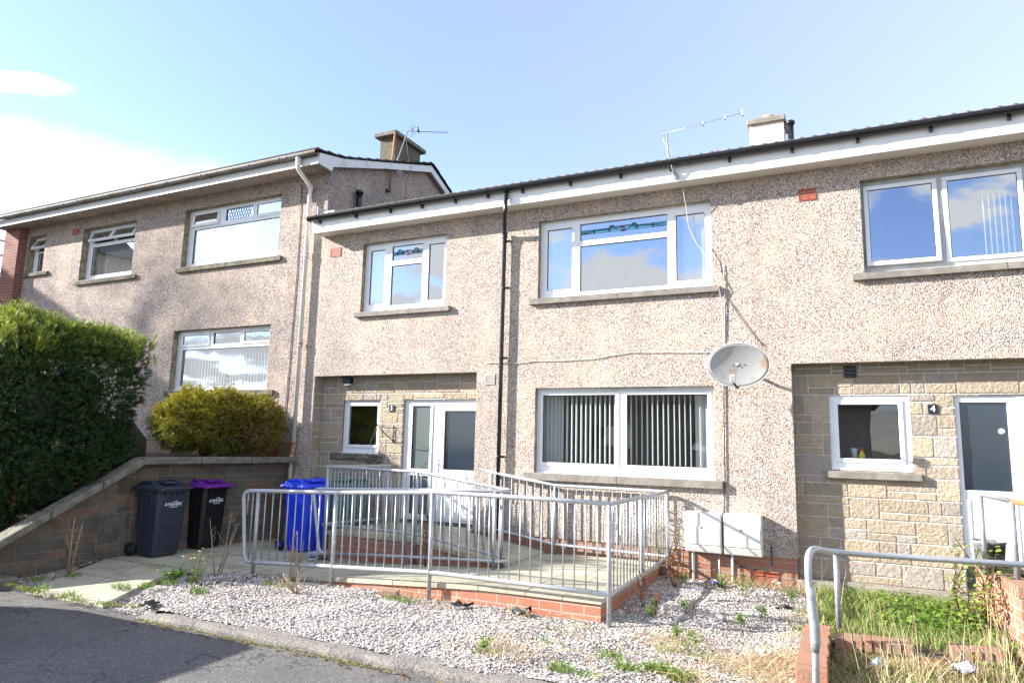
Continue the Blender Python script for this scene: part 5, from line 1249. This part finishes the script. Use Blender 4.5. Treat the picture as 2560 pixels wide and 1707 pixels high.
def bush():
    e=empty('conifer_bush'); tag(e,'yellow-green low conifer bush with browning patches behind the level coping','bush')
    r=np.random.default_rng(15); n=7500; u=r.normal(size=(n,3)); u/=np.linalg.norm(u,axis=1,keepdims=True)
    C=np.array([-10.55,-.86,.24]); S_=np.array([1.18,.56,.47])
    p=2.6; k=(np.abs(u[:,0])**p+np.abs(u[:,1])**p+np.abs(u[:,2])**p)**(-1/p); Q=u*k[:,None]
    P=Q*S_+C; N_=Q/S_; N_/=np.linalg.norm(N_,axis=1,keepdims=True)
    P+=N_*(nz(P,3,2)*.20+nz(P,8,3)*.08-np.abs(r.normal(0,.09,n)))[:,None]; P[:,2]=np.maximum(P[:,2],-.36)
    D=N_*.8+r.normal(scale=.5,size=(n,3))+np.array([0,0,.5]); Ln=r.uniform(.07,.14,n)*r.choice([1,1,1,1.9],n)
    h=np.clip((P[:,2]+.2)/.8,0,1)[:,None]; gold=np.array([.30,.27,.025]); ol=np.array([.13,.15,.022]); br=np.array([.17,.095,.04])
    T=ol*(1-h)+gold*h; bf=np.clip((P[:,0]+10.1)*1.0+nz(P,3,8)*.7+(.15-P[:,2])*.5,0,1)[:,None]; bf=np.where(r.random((n,1))<.1,1,bf); T=T*(1-bf*.8)+br*bf*.8; T*=r.uniform(.8,1.2,(n,1))
    fronds('foliage',P,D,Ln,T,e,16,.014,6)
    b=MB()
    for i in range(9):
        x0=-10.45+r.uniform(-.35,.35); b.tube([(x0,-.85+r.uniform(-.15,.15),-.5),(x0+r.uniform(-.2,.3),-.9,-.15),(x0+r.uniform(-.6,.8),-.9+r.uniform(-.3,.3),.25)],.02,6,radii=[.04,.028,.01])
    for i in range(60):
        x0=-10.6+r.uniform(-1,1.15); y0=-.86+r.uniform(-.5,.4); z=r.uniform(-.35,.3); b.tube([(x0,y0,z),(x0+r.uniform(-.25,.25),y0+r.uniform(-.15,.1),z+r.uniform(-.1,.2)),(x0+r.uniform(-.4,.4),y0+r.uniform(-.2,.1),z+r.uniform(-.15,.25))],.004,4)
    b.build('branch',simple('bush_branch',(.12,.075,.045),.9,.2,12),e)
    b=MB(); b.lathe([(0,-.30),(.5,-.28),(.85,-.05),(.85,.15),(.5,.32),(0,.36)],(0,0,0),20); o=b.build('inner_branches','soil',e); o.scale=(1.1,.52,1.0); o.location=(-10.55,-.84,.22)
    seat(e,(-10.55,-.86,-.45))
bush()
def blades(name,pts,h,n,spread,cols,wd=.006,lean=.5,seed=1,mm='leaf',parent=None,zf=None,lie=0,curve=.6):
    """pts list of (x,y,z,weight)"""
    r=np.random.default_rng(seed); V=[];F=[];T=[]; tot=sum(p[3] for p in pts); k=0
    for (x,y,z,wt) in pts:
        m=max(1,int(n*wt/tot))
        a=r.uniform(0,6.28,m); rr=spread*np.sqrt(r.random(m)) if np.isscalar(spread) else spread[0]*np.sqrt(r.random(m))
        bx=x+rr*np.cos(a)*(1 if np.isscalar(spread) else 1); by=y+rr*np.sin(a)*.7
        L_=r.uniform(h[0],h[1],m); az=r.uniform(0,6.28,m); ln_=np.abs(r.normal(lean,.3,m))+lie
        dx=np.cos(az)*ln_; dy=np.sin(az)*ln_; w_=wd*r.uniform(.6,1.3,m); az2=r.uniform(0,3.14,m); wx,wy=np.cos(az2)*w_/2,np.sin(az2)*w_/2
        ci=r.integers(0,len(cols),m)
        for i in range(m):
            n_=math.hypot(1,ln_[i]); ux,uy,uz=dx[i]/n_,dy[i]/n_,1/n_
            P0=(bx[i],by[i],z); P1=(bx[i]+ux*L_[i]*.5,by[i]+uy*L_[i]*.5,z+uz*L_[i]*.55); P2=(bx[i]+ux*L_[i]*(.9+.25*curve),by[i]+uy*L_[i]*(.9+.25*curve),z+uz*L_[i]*(1-.35*curve))
            V+= [(P0[0]-wx[i],P0[1]-wy[i],P0[2]),(P0[0]+wx[i],P0[1]+wy[i],P0[2]),(P1[0]+wx[i]*.8,P1[1]+wy[i]*.8,P1[2]),(P1[0]-wx[i]*.8,P1[1]-wy[i]*.8,P1[2]),(P2[0]+wx[i]*.15,P2[1]+wy[i]*.15,P2[2]),(P2[0]-wx[i]*.15,P2[1]-wy[i]*.15,P2[2])]
            F+= [(k,k+1,k+2,k+3),(k+3,k+2,k+4,k+5)]; c=np.array(cols[ci[i]])*r.uniform(.8,1.2); T+=[c,c]; k+=6
    return npmesh(name,V,F,mm,parent,tone=T)
STRAW=[(.55,.42,.24),(.62,.50,.31),(.48,.34,.19),(.66,.57,.40)]
GREEN=[(.10,.20,.02),(.14,.25,.03),(.19,.29,.05),(.08,.15,.02)]
LIME=[(.20,.33,.04),(.28,.40,.08),(.15,.26,.03)]
q=lambda L_: [(x,y,gz(x,y)-.01,wt) for x,y,wt in L_]
o=blades('dry_grass',q([(-.62,-3.35,3),(-.55,-3.0,2),(-.75,-3.7,2.5),(-.55,-3.95,2.5),(-1.0,-3.55,1.5),(-1.4,-3.0,1),(-1.75,-3.1,.9),(-2.75,-4.2,1.0),(-2.9,-4.0,.8),(-1.05,-.12,1.6),(-.75,-.2,1.6),(-.5,-.25,1.6),(-1.3,-.15,1.0),(-.9,-3.3,1.2),(-1.5,-3.5,.6),(-4.75,-2.85,.9),(-4.3,-2.9,.5),(-6.6,-3.1,.4),(-3.4,-2.85,.5),(-.5,-2.4,.8),(-.5,-1.6,.8),(-1.2,-4.0,1)]),(.10,.34),3000,.24,STRAW,.0045,1.1,3); tag(o,'dry straw-coloured grass flopping over the gravel','grass',kind='stuff')
o=blades('weed_grass',q([(-1.5,-3.85,3.2),(-1.3,-3.95,2.2),(-1.75,-3.95,1.2),(-2.25,-4.25,1.2),(-1.2,-3.4,.7),(-1.55,-3.3,.7),(-2.0,-3.7,.5),(-3.02,-4.15,.7),(-7.2,-3.8,.7),(-8.2,-4.1,.6),(-8.0,-3.9,.6),(-7.9,-3.65,.6),(-7.75,-3.4,.6),(-8.95,-4.62,.5),(-8.3,-4.66,.5),(-9.55,-4.35,.4),(-9.4,-3.95,.4),(-6.5,-3.05,.5),(-6.7,-3.1,.4),(-4.95,-2.9,.6),(-4.7,-3.0,.6),(-2.0,-4.3,.5),(-.9,-4.2,.8),(-2.6,-3.6,.3),(-.45,-2.0,1),(-.5,-1.3,.6)]),(.04,.13),2600,.13,GREEN+LIME,.009,.8,4); tag(o,'patches of bright green weeds and grass in the gravel','grass',kind='stuff')
pts=[(x,y,-1.80,1) for x in np.arange(-.32,1.35,.12) for y in np.arange(-2.4,-.05,.14)]
o=blades('lawn_grass',pts,(.05,.18),9500,.12,GREEN+[(.24,.33,.07),(.40,.36,.16),(.50,.42,.24)],.006,.55,5); tag(o,'uncut green grass below the stone wall of house 4','grass',kind='stuff')
pts=[(x,y,-1.98,1) for x in np.arange(-.1,2.6,.16) for y in np.arange(-4.2,-2.85,.16)]
o=blades('rough_grass',pts,(.10,.34),11000,.14,GREEN+STRAW+STRAW+[(.28,.30,.09)],.006,.8,6); tag(o,'rough mixed grass in the lowest bed at the front right corner','grass',kind='stuff')
pts=[(.45,-3.1,-1.95,1),(.9,-3.0,-1.95,1.6),(.6,-3.3,-1.95,1.2),(1.1,-2.6,-1.9,1),(.25,-2.6,-1.85,.8),(1.2,-3.1,-1.95,2),(.1,-3.4,-1.95,.8),(-.3,-1.6,-1.85,.7),(1.25,-2.3,-1.85,1.5)]
pts2=[(x,-2.95+.12*x,-1.93,1) for x in np.arange(-.05,1.9,.12)]
o=blades('straw_fringe',pts2,(.14,.34),1500,.14,STRAW+GREEN[:2]+[(.30,.33,.08)],.005,.9,66); tag(o,'straw and weeds half hiding the low brick edging','grass',kind='stuff')
o=blades('tall_straw_grass',pts,(.35,.80),210,.22,STRAW,.0045,.35,8,curve=.3); tag(o,'tall dry grass stalks among the weeds at the right','grass',kind='stuff')
pts=[(x,-4.72+.02*math.sin(x*5),-2.03,1) for x in np.arange(-7.0,-3.6,.11)]
o=blades('gutter_weed',pts,(.02,.06),1300,.06,LIME+[(.35,.20,.06),(.4,.3,.1),(.30,.13,.05)],.010,1.2,9); tag(o,'yellowing weeds and dead leaves along the road edge of the kerb','weeds',kind='stuff')
pts=[(x,y,-1.95,1) for x,y in ((-9.1,-4.68),(-8.9,-4.7),(-8.4,-4.72),(-8.1,-4.70),(-7.75,-4.65),(-7.5,-4.66),(-7.3,-4.6),(-9.6,-4.6),(-9.3,-4.66))]
o=blades('path_weed',pts,(.02,.08),500,.10,LIME+[(.30,.13,.05)],.010,1.2,19); tag(o,'small weeds where the slab path meets the road','weeds',kind='stuff')
# flat lying straw stalks
b=MB(); r=random.Random(4)
for i in range(150):
    x=r.uniform(-3.3,-.5); y=r.uniform(-4.45,-2.9); a=r.uniform(0,PI) if i%3 else 2.4+r.uniform(-.3,.3); l=r.uniform(.12,.5); z=gz(x,y)+.03
    b.tube([(x,y,z),(x+l*.5*math.cos(a),y+l*.5*math.sin(a),z+r.uniform(.01,.07)),(x+l*math.cos(a),y+l*math.sin(a),z+.0)],.0022,4,tone=r.choice(STRAW))
o=b.build('straw','leaf',tone=True); tag(o,'pale dead stalks lying flat on the chippings','straw',kind='stuff')
def leafcluster(b,c,n,s,sp,cols,r,flat=.5):
    for i in range(n):
        p=Vector(c)+Vector((r.gauss(0,sp),r.gauss(0,sp),abs(r.gauss(0,sp*.7)))); d=Vector((r.gauss(0,1),r.gauss(0,1),r.gauss(0,flat))).normalized()*s*r.uniform(.6,1.2); w_=d.cross(Vector((r.gauss(0,.3),r.gauss(0,.3),1))).normalized()*s*.34
        t=r.choice(cols); b.poly([p,p+d*.35+w_,p+d*.8+w_*.7,p+d,p+d*.8-w_*.7,p+d*.35-w_],t)
def stemplant(name,label,cat,x,y,z,h,n,cols,scol,lean=(0,0),leafs=0,ls=.03,branch=5,seed=1,r0=.008,spread=.16,group=None,heads=None):
    r=random.Random(seed); e=empty(name); tag(e,label,cat,group); b=MB(); lf=MB(); hd=MB()
    for i in range(n):
        a=r.uniform(0,6.28); s=spread*r.uniform(.3,1); bx,by=x+r.gauss(0,.02),y+r.gauss(0,.02); hh=h*r.uniform(.6,1)
        P0=Vector((bx,by,z-.02)); P2=Vector((bx+lean[0]*hh+s*math.cos(a),by+lean[1]*hh+s*math.sin(a),z+hh)); P1=P0.lerp(P2,.5)+Vector((r.gauss(0,.02),r.gauss(0,.02),.0))
        b.tube([P0,P1,P2],r0,5,radii=[r0,r0*.75,r0*.35],tone=scol)
        for k in range(branch):
            t=r.uniform(.3,.95); Q=P0.lerp(P2,t); d=Vector((r.gauss(0,1),r.gauss(0,1),abs(r.gauss(0,1))+.6)).normalized()*hh*.28*(1.2-t); b.tube([Q,Q+d*.6,Q+d+Vector((0,0,d.length*.2))],r0*.4,4,radii=[r0*.45,r0*.35,r0*.2],tone=scol)
            if leafs: leafcluster(lf,Q+d*.5,leafs,ls,ls*.8,cols,r)
        if heads: hd.lathe([(0,0),(.018,.008),(.02,.014),(0,.02)],tuple(P2),8,tone=r.choice(heads))
    b.build('stem','leaf',e,tone=True)
    if leafs: lf.build('leaves','leaf',e,tone=True)
    if heads: hd.build('flower_head','leaf',e,tone=True)
    seat(e,(x,y,z)); return e
DRY=(.42,.30,.18); BR=(.22,.09,.035)
stemplant('dead_plant','bare forked dead stem standing in the gravel by the garden wall','dead plant',-9.50,-3.95,-1.93,.78,2,[],DRY,branch=6,seed=3,r0=.014,spread=.14)
stemplant('dead_plant','tall pale dead stems beside the slab path left of the railing','dead plant',-7.70,-3.08,-1.90,.85,4,[],(.40,.33,.25),lean=(.12,0),branch=5,seed=5,r0=.009,spread=.22)
stemplant('dead_plant','brown dead stem in front of the blue bin and the railing','dead plant',-6.60,-2.88,-1.90,.80,3,[],DRY,branch=7,seed=8,r0=.010,spread=.14)
stemplant('dead_shrub','low twisted woody stump with bare twigs on the gravel','dead plant',-6.15,-3.25,-1.90,.32,6,[],(.42,.34,.26),branch=4,seed=12,r0=.011,spread=.34)
stemplant('wild_flower','yellow flowered weed beside the slab path','flower',-7.62,-3.52,-1.91,.42,11,GREEN,(.20,.24,.07),leafs=2,ls=.03,branch=3,seed=14,r0=.004,spread=.18,heads=[(.75,.55,.02),(.75,.55,.02),(.7,.68,.6)])
stemplant('leafy_weed','bushy green weed tuft at the edge of the slab path','weed',-7.95,-3.55,-1.91,.15,12,GREEN+LIME,(.12,.2,.04),leafs=4,ls=.05,branch=3,seed=15,r0=.004,spread=.20)
stemplant('dead_dock','rusty brown dead dock caught in the inner railing','dead plant',-5.30,-1.62,-1.80,1.0,3,[BR,(.30,.13,.05),(.17,.07,.03)],BR,leafs=5,ls=.028,branch=14,seed=16,r0=.006,spread=.06)
stemplant('dead_dock','rusty dead dock against the right side of the ramp nearest its middle post','dead plant',-2.16,-1.95,-1.87,.46,4,[BR,(.30,.13,.05)],BR,leafs=3,ls=.03,branch=8,seed=17,r0=.005,spread=.10)
stemplant('dead_dock','rusty dead dock between the ramp corner and the green sprouts','dead plant',-1.95,-2.15,-1.88,.36,3,[BR,(.30,.13,.05)],BR,leafs=2,ls=.025,branch=8,seed=18,r0=.005,spread=.08)
stemplant('dead_dock','thin dark dead stalk standing alone in the right-hand gravel','dead plant',-1.54,-2.12,-1.88,.46,2,[BR],(.16,.08,.05),leafs=0,branch=3,seed=19,r0=.005,spread=.03)
stemplant('dead_dock','spreading brown dead weeds under the right end railing post near the wall','dead plant',-2.08,-.62,-1.85,.38,8,[BR,(.35,.16,.06)],BR,leafs=3,ls=.03,branch=6,seed=20,r0=.004,spread=.25)
i=0
for (x,y,h,lb) in ((-1.47,-.55,.28,'bright green weed below the left meter box pipes'),(-1.17,-.80,.32,'bright green weed in front of the right meter box'),(-2.0,-.42,.20,'dark green leafy weed close to the house wall'),(-1.98,-2.25,.20,'blue-green weed near the front corner post of the ramp'),(-1.70,-1.85,.16,'pale rosette weed between the dead stalks'),(-1.05,-2.1,.14,'green weed beside the crushed can'),(-1.35,-3.25,.20,'small sprouting weed in the middle of the gravel'),(-.85,-1.75,.16,'small weed near the brown tube'),(-3.05,-4.12,.13,'small green weed near the kerb joint'),(-.62,-.95,.22,'green weed at the end of the stone plinth'),(-1.55,-3.0,.15,'low green weed halfway across the gravel')):
    stemplant('leafy_weed',lb,'weed',x,y,gz(x,y),h,5,GREEN+LIME,(.12,.2,.04),leafs=5,ls=.030,branch=4,seed=30+i,r0=.003,spread=h*.5); i+=1
# bramble beside the brick steps, ground elder in the lawn
e=empty('bramble'); tag(e,'leafy bramble climbing beside the brick step wall','plant'); r=random.Random(3); b=MB(); lf=MB()
for i in range(16):
    x=1.10+r.uniform(-.12,.14); y=-1.25+r.uniform(-.35,.35); hh=r.uniform(.3,1.0) if i<10 else r.uniform(.15,.4); P=[Vector((x,y,-1.85)),Vector((x+r.gauss(0,.06),y+r.gauss(0,.08),-1.85+hh*.6)),Vector((x+r.gauss(0,.14),y-.05+r.gauss(0,.12),-1.85+hh))]
    b.tube(P,.006,5,tone=(.12,.07,.03))
    for t in [k/9 for k in range(1,10)]:
        Q=P[0].lerp(P[1],t*2) if t<.5 else P[1].lerp(P[2],t*2-1); leafcluster(lf,Q,4,.065,.05,[(.14,.22,.03),(.22,.30,.06),(.32,.34,.09),(.10,.16,.03)],r,.3)
b.build('stem','leaf',e,tone=True); lf.build('leaves','leaf',e,tone=True); seat(e,(1.15,-1.2,-1.85))
lf=MB(); 
for i in range(150): leafcluster(lf,(r.uniform(.25,1.3),r.uniform(-1.9,-.25),-1.74),7,.055,.05,GREEN,r,.3)
for i in range(60): leafcluster(lf,(r.uniform(.9,1.9),r.uniform(-2.9,-2.0),-1.82),7,.05,.05,GREEN+LIME,r,.3)
o=lf.build('ground_cover','leaf',tone=True); tag(o,'broad-leaved green weeds spreading through the grass of house 4','weeds',kind='stuff')
# ------------------------------------------------------------------ litter and scraps
b=MB(); b.lathe([(0,-.058),(.030,-.056),(.033,-.05),(.030,-.01),(.033,.02),(.033,.05),(.030,.056),(0,.058)],(0,0,0),16,axis='x'); o=b.build('drinks_can',simple('faded_can',(.55,.56,.55),.35,.1,20,metal=.5,c2=(.40,.40,.38))); o.location=(-1.28,-2.02,-1.845); o.rotation_euler=(0,.1,-.7); tag(o,'dented pale drinks can lying in the gravel','can')
b=MB(); b.lathe([(0,-.09),(.024,-.09),(.024,.05),(.012,.07),(.012,.09),(0,.09)],(0,0,0),12,axis='x'); o=b.build('tube','bin_black'); o.location=(-.70,-1.25,-1.82); o.rotation_euler=(0,0,.2); tag(o,'dark plastic tube lying near the low brick wall','tube')
def scrap(name,label,cat,x,y,z,s,col,seed,h=.4):
    r=random.Random(seed); V=[];n=5
    for i in range(n):
        for j in range(n): V.append(((i/(n-1)-.5)*s+r.gauss(0,s*.08),(j/(n-1)-.5)*s*.7+r.gauss(0,s*.08),abs(r.gauss(0,s*h*.5))+.006))
    F=[(i*n+j,(i+1)*n+j,(i+1)*n+j+1,i*n+j+1) for i in range(n-1) for j in range(n-1)]
    o=npmesh(name,V,F,simple(name+'_'+str(seed),col,.45,.1,20)); o.location=(x,y,z); o.rotation_euler=(0,0,r.uniform(0,6)); sd_=o.modifiers.new('s','SOLIDIFY'); sd_.thickness=.002; tag(o,label,cat)
scrap('food_wrapper','crumpled purple wrapper at the foot of the house wall','wrapper',-1.62,-.20,-1.84,.12,(.06,.03,.30),1)
scrap('plastic_scrap','black plastic scrap beside the purple wrapper','plastic scrap',-1.56,-.36,-1.84,.14,(.01,.01,.012),2)
scrap('paper_scrap','white and black paper scrap on the gravel near the wall','paper',-1.75,-.75,-1.85,.13,(.75,.75,.74),3)
scrap('food_wrapper','white and orange wrapper caught in the dry grass by the wall','wrapper',-.85,-.32,-1.74,.12,(.72,.66,.58),4)
scrap('plastic_scrap','torn black liner showing through the gravel below the ramp','plastic scrap',-3.98,-2.95,-1.87,.20,(.012,.012,.012),5,.25)
scrap('plastic_scrap','torn dark green netting at the foot of the ramp bricks','plastic scrap',-3.30,-2.86,-1.87,.20,(.05,.07,.07),6,.25)
scrap('plastic_scrap','black liner strip near the left end of the kerb','plastic scrap',-7.35,-4.35,-1.98,.22,(.012,.012,.012),7,.2)
scrap('food_wrapper','blue and white wrapper in the rough grass by the handrail','wrapper',.19,-2.98,-1.86,.14,(.45,.60,.70),8)
scrap('crisp_packet','crumpled purple and white crisp packet at the front right','crisp packet',.82,-2.95,-1.84,.17,(.60,.56,.70),9,.7)
scrap('paper_scrap','white rag on the gravel near the dry grass','paper',-.72,-3.10,-1.88,.16,(.80,.80,.80),10)
scrap('paper_scrap','yellow and white leaflet on the ground by the blue bin','paper',-7.33,-1.62,-1.86,.14,(.72,.74,.66),11,.2)
b=MB(); b.lathe([(0,-.17),(.045,-.165),(.05,-.15),(.05,.06),(.035,.12),(.016,.15),(.016,.17),(0,.17)],(0,0,0),16,axis='x'); o=b.build('plastic_bottle',simple('cloudy_plastic_bottle',(.22,.27,.42),.25,.2,14,c2=(.5,.52,.6),thr=(.4,.6))); o.location=(-7.42,-1.42,-1.80); o.rotation_euler=(0,-.15,.3); tag(o,'large empty plastic bottle lying between the blue bin and the brick landing','bottle')
def loosebrick(x,y,z,rz,label,h=.075):
    b=MB(); b.box(-.10,.10,-.05,.05,0,h); o=b.build('loose_brick','brick_single',bevel=.006); o.location=(x,y,z); o.rotation_euler=(.1,.05,rz); tag(o,label,'brick')
loosebrick(-5.02,-2.86,-1.89,.1,'broken brown brick propped at the front edge of the ramp'); loosebrick(-2.20,-2.12,-1.90,.5,'flat broken brick piece beside the ramp corner post',.04)
# ------------------------------------------------------------------ neighbours beyond the frame: seen at the far left, in the glass and as shadows
e=empty('distant_house'); tag(e,'dark roofed house beyond the brick pier at the far left edge','house')
b=MB(); b.box(-40,-27.5,7,14,-2,5.0); b.build('wall',simple('dark_brown_wall',(.10,.07,.055),.9,.2,4),e)
b=MB(); b.hexa([(-40.5,6.5,4.9),(-27,6.5,4.9),(-27,14.5,4.9),(-40.5,14.5,4.9),(-40.5,10.4,8.2),(-31.5,10.4,8.2),(-31.5,10.6,8.2),(-40.5,10.6,8.2)]); b.build('roof','tile_old',e); seat(e,(-33,10,-2))
e=empty('scaffolding'); tag(e,'rusty scaffold poles crossing in front of the far left house','scaffolding')
for (y0,z0,z1) in((5.0,7.55,7.05),(5.0,6.85,6.5),(5.0,6.15,5.75)):
    b=MB(); b.tube([(-34,y0,z0+.9),(-28.4,y0,z1)],.035,8); b.build('horizontal_pole','rust',e)
for x in(-33.5,-31.2,-29.0): b=MB(); b.tube([(x,5.0,-2),(x,5.0,7.0)],.035,8); b.build('upright_pole','rust',e)
b=MB(); b.tube([(-32,4.9,6.6),(-29.6,4.9,6.6),(-29.55,4.9,6.1)],.06,8); b.build('white_duct','pvc_old',e); seat(e,(-31,5,-2))
e=empty('opposite_house'); tag(e,'plain house across the road, seen only as a dark reflection in the ground floor windows','house')
b=MB(); b.box(-17.5,1.4,-38,-30,-2.5,2.4); b.build('wall','cast',e)
b=MB(); b.hexa([(-18,-38.4,2.4),(1.9,-38.4,2.4),(1.9,-29.6,2.4),(-18,-29.6,2.4),(-16.5,-34.1,4.3),(.5,-34.1,4.3),(.5,-33.9,4.3),(-16.5,-33.9,4.3)]); b.build('roof','tile_old',e)
for x0 in(-14,-8,-3): b=MB(); b.box(x0,x0+2.4,-29.99,-29.9,-.4,1.0); b.build('window','glass_l',e)
seat(e,(-8,-34,-2.3))
def tree(label,x,y,z,h,cr,seed,n=5200,cols=((.05,.09,.02),(.08,.13,.03),(.11,.16,.04)),dens=.35,group=None):
    e=empty('broadleaf_tree'); tag(e,label,'tree',group); r=np.random.default_rng(seed); b=MB()
    b.tube([(x,y,z),(x+.1,y,z+h*.3),(x,y+.1,z+h*.75)],.2,9,radii=[.24,.17,.05]); b.build('trunk','soil',e)
    bl=MB(); Cs=[]
    for i in range(16):
        a=r.uniform(0,6.28); t=r.uniform(.35,.95); L_=cr*r.uniform(.5,1)*(1.15-t*.5); P0=Vector((x,y,z+h*t*.8)); P2=P0+Vector((math.cos(a)*L_,math.sin(a)*L_,h*.12)); bl.tube([P0,P0.lerp(P2,.5)+Vector((0,0,.1)),P2],.04,5,radii=[.06,.04,.015]); Cs.append(P2); Cs.append(P0.lerp(P2,.6)+Vector((0,0,.3)))
    bl.build('branch','soil',e)
    Cs=np.array([tuple(c) for c in Cs]); idx=r.integers(0,len(Cs),n); P=Cs[idx]+r.normal(scale=dens*cr*.55,size=(n,3)); d=r.normal(size=(n,3)); d/=np.linalg.norm(d,axis=1,keepdims=True); w_=np.cross(d,r.normal(size=(n,3))); w_/=np.linalg.norm(w_,axis=1,keepdims=True); s=r.uniform(.06,.13,n)[:,None]
    V=np.stack([P,P+d*s*.5+w_*s*.35,P+d*s,P+d*s*.5-w_*s*.35],1).reshape(-1,3); T=np.array(cols)[r.integers(0,3,n)]*r.uniform(.8,1.2,(n,1))
    npmesh('crown',V,np.arange(n*4).reshape(-1,4),'leaf',e,tone=T); seat(e,(x,y,z))
tree('tree across the road whose shadow falls between the left house windows',-39.9,-11,-2.0,22.5,2.2,41,6500,dens=.46)
tree('rounded tree across the road reflected at the right of the left ground floor window',-31.5,-20,-2.3,5.2,2.4,43,16000,dens=.36)
e=empty('neighbouring_house'); tag(e,'tall neighbouring house beyond the left edge that shades the lower left wall','house')
b=MB(); b.box(-36,-27.5,-9,-5,-2.3,7.3); b.build('wall','cast_l',e); b=MB(); b.hexa([(-36.3,-9.3,7.3),(-27.2,-9.3,7.3),(-27.2,-4.8,7.3),(-36.3,-4.8,7.3),(-31.8,-9.3,9.9),(-31.6,-9.3,9.9),(-31.6,-4.8,9.9),(-31.8,-4.8,9.9)]); b.build('roof','tile_old',e); seat(e,(-31.8,-7,-2.3))
# parked van just outside the frame on the left; its rounded nose shades the road
def van():
    e=empty('parked_van'); tag(e,'white van parked on the road just beyond the left edge of the view','van')
    x0,x1,y0,y1=-11.95,-7.60,-8.20,-6.35; zb=-1.75
    prof=[(x0,zb),(x0,-.30),(x0+.12,-.16),(x1-1.75,-.14),(x1-1.35,-.22),(x1-.85,-.72),(x1-.25,-.92),(x1-.04,-1.15),(x1,-1.5),(x1-.02,zb)]
    b=MB(); ins=lambda z:.10*max(0,(z+1.0))/.9
    for (a,za),(c,zc) in zip(prof,prof[1:]+prof[:1]): b.quad((a,y0+ins(za),za),(c,y0+ins(zc),zc),(c,y1-ins(zc),zc),(a,y1-ins(za),za))
    b.poly([(a,y0+ins(z),z) for a,z in prof]); b.poly([(a,y1-ins(z),z) for a,z in reversed(prof)])
    fixn(b.build('body',simple('white_van_paint',(.75,.76,.77),.25,.02,3),e,bevel=.03))
    for xx in(x0+.75,x1-.85):
        for yy in(y0+.10,y1-.10):
            w_=MB(); w_.lathe([(0,-.09),(.2,-.1),(.31,-.09),(.33,-.06),(.33,.06),(.31,.09),(.2,.1),(0,.09)],(xx,yy,-1.74),24,axis='y'); w_.build('wheel','rubber',e)
    for s,yy in((-1,y0-.004),(1,y1+.004)):
        g=MB(); g.quad((x1-2.5,yy-s*.05,-.85),(x1-1.15,yy-s*.05,-.85),(x1-1.55,yy-s*.09,-.35),(x1-2.5,yy-s*.09,-.35)); g.build('side_window','plate',e)
    seat(e,(-9.8,-7.3,-2.07))
van()

stemplant('tall_weed','yellow-leaved tall weed growing against the wall behind the far end of the railing','weed',-2.42,-.06,-1.84,1.25,3,[(.45,.42,.05),(.35,.38,.06),(.25,.30,.05)],(.20,.20,.07),leafs=5,ls=.05,branch=5,seed=77,r0=.004,spread=.16)
# fallen leaves and grit gathered against the kerb, the ramp foot and the path
r=np.random.default_rng(91); P=[]
for i in range(520):
    k=i%4
    if k==0: x=r.uniform(-7.2,-2.5); y=-4.76-abs(r.normal(0,.05)); z=-2.022
    elif k==1: x=r.uniform(-7.3,-2.4); y=-2.76-abs(r.normal(0,.09)); z=gz(x,y)+.02
    elif k==2: x=r.uniform(-7.4,-4.3); y=r.uniform(-1.52,-1.36); z=-1.885
    else: x=r.uniform(-2.3,-.5); y=-abs(r.normal(0,.35))-.02; z=gz(x,y)+.02
    P.append((x,y,z))
P=np.array(P); n=len(P); a=r.uniform(0,6.28,n); s_=r.uniform(.012,.032,n); t_=r.uniform(-.4,.4,(n,2))
c,d=np.cos(a),np.sin(a); Q=[]
for (u,v) in ((-1,0),(0,-.55),(1,0),(0,.55)):
    X=(u*c-v*d)*s_; Y_=(u*d+v*c)*s_; Q.append(np.stack([P[:,0]+X,P[:,1]+Y_,P[:,2]+.006+np.abs(u*t_[:,0]*s_)+np.abs(v*t_[:,1]*s_)],1))
V=np.stack(Q,1).reshape(-1,3); pal=np.array([(.20,.09,.04),(.30,.17,.07),(.13,.07,.04),(.38,.27,.12),(.10,.07,.05)])
o=npmesh('fallen_leaves',V,np.arange(n*4).reshape(-1,4),'leaf',tone=pal[r.integers(0,5,n)]); tag(o,'small brown fallen leaves gathered along the kerb and the ramp foot','leaves',kind='stuff')
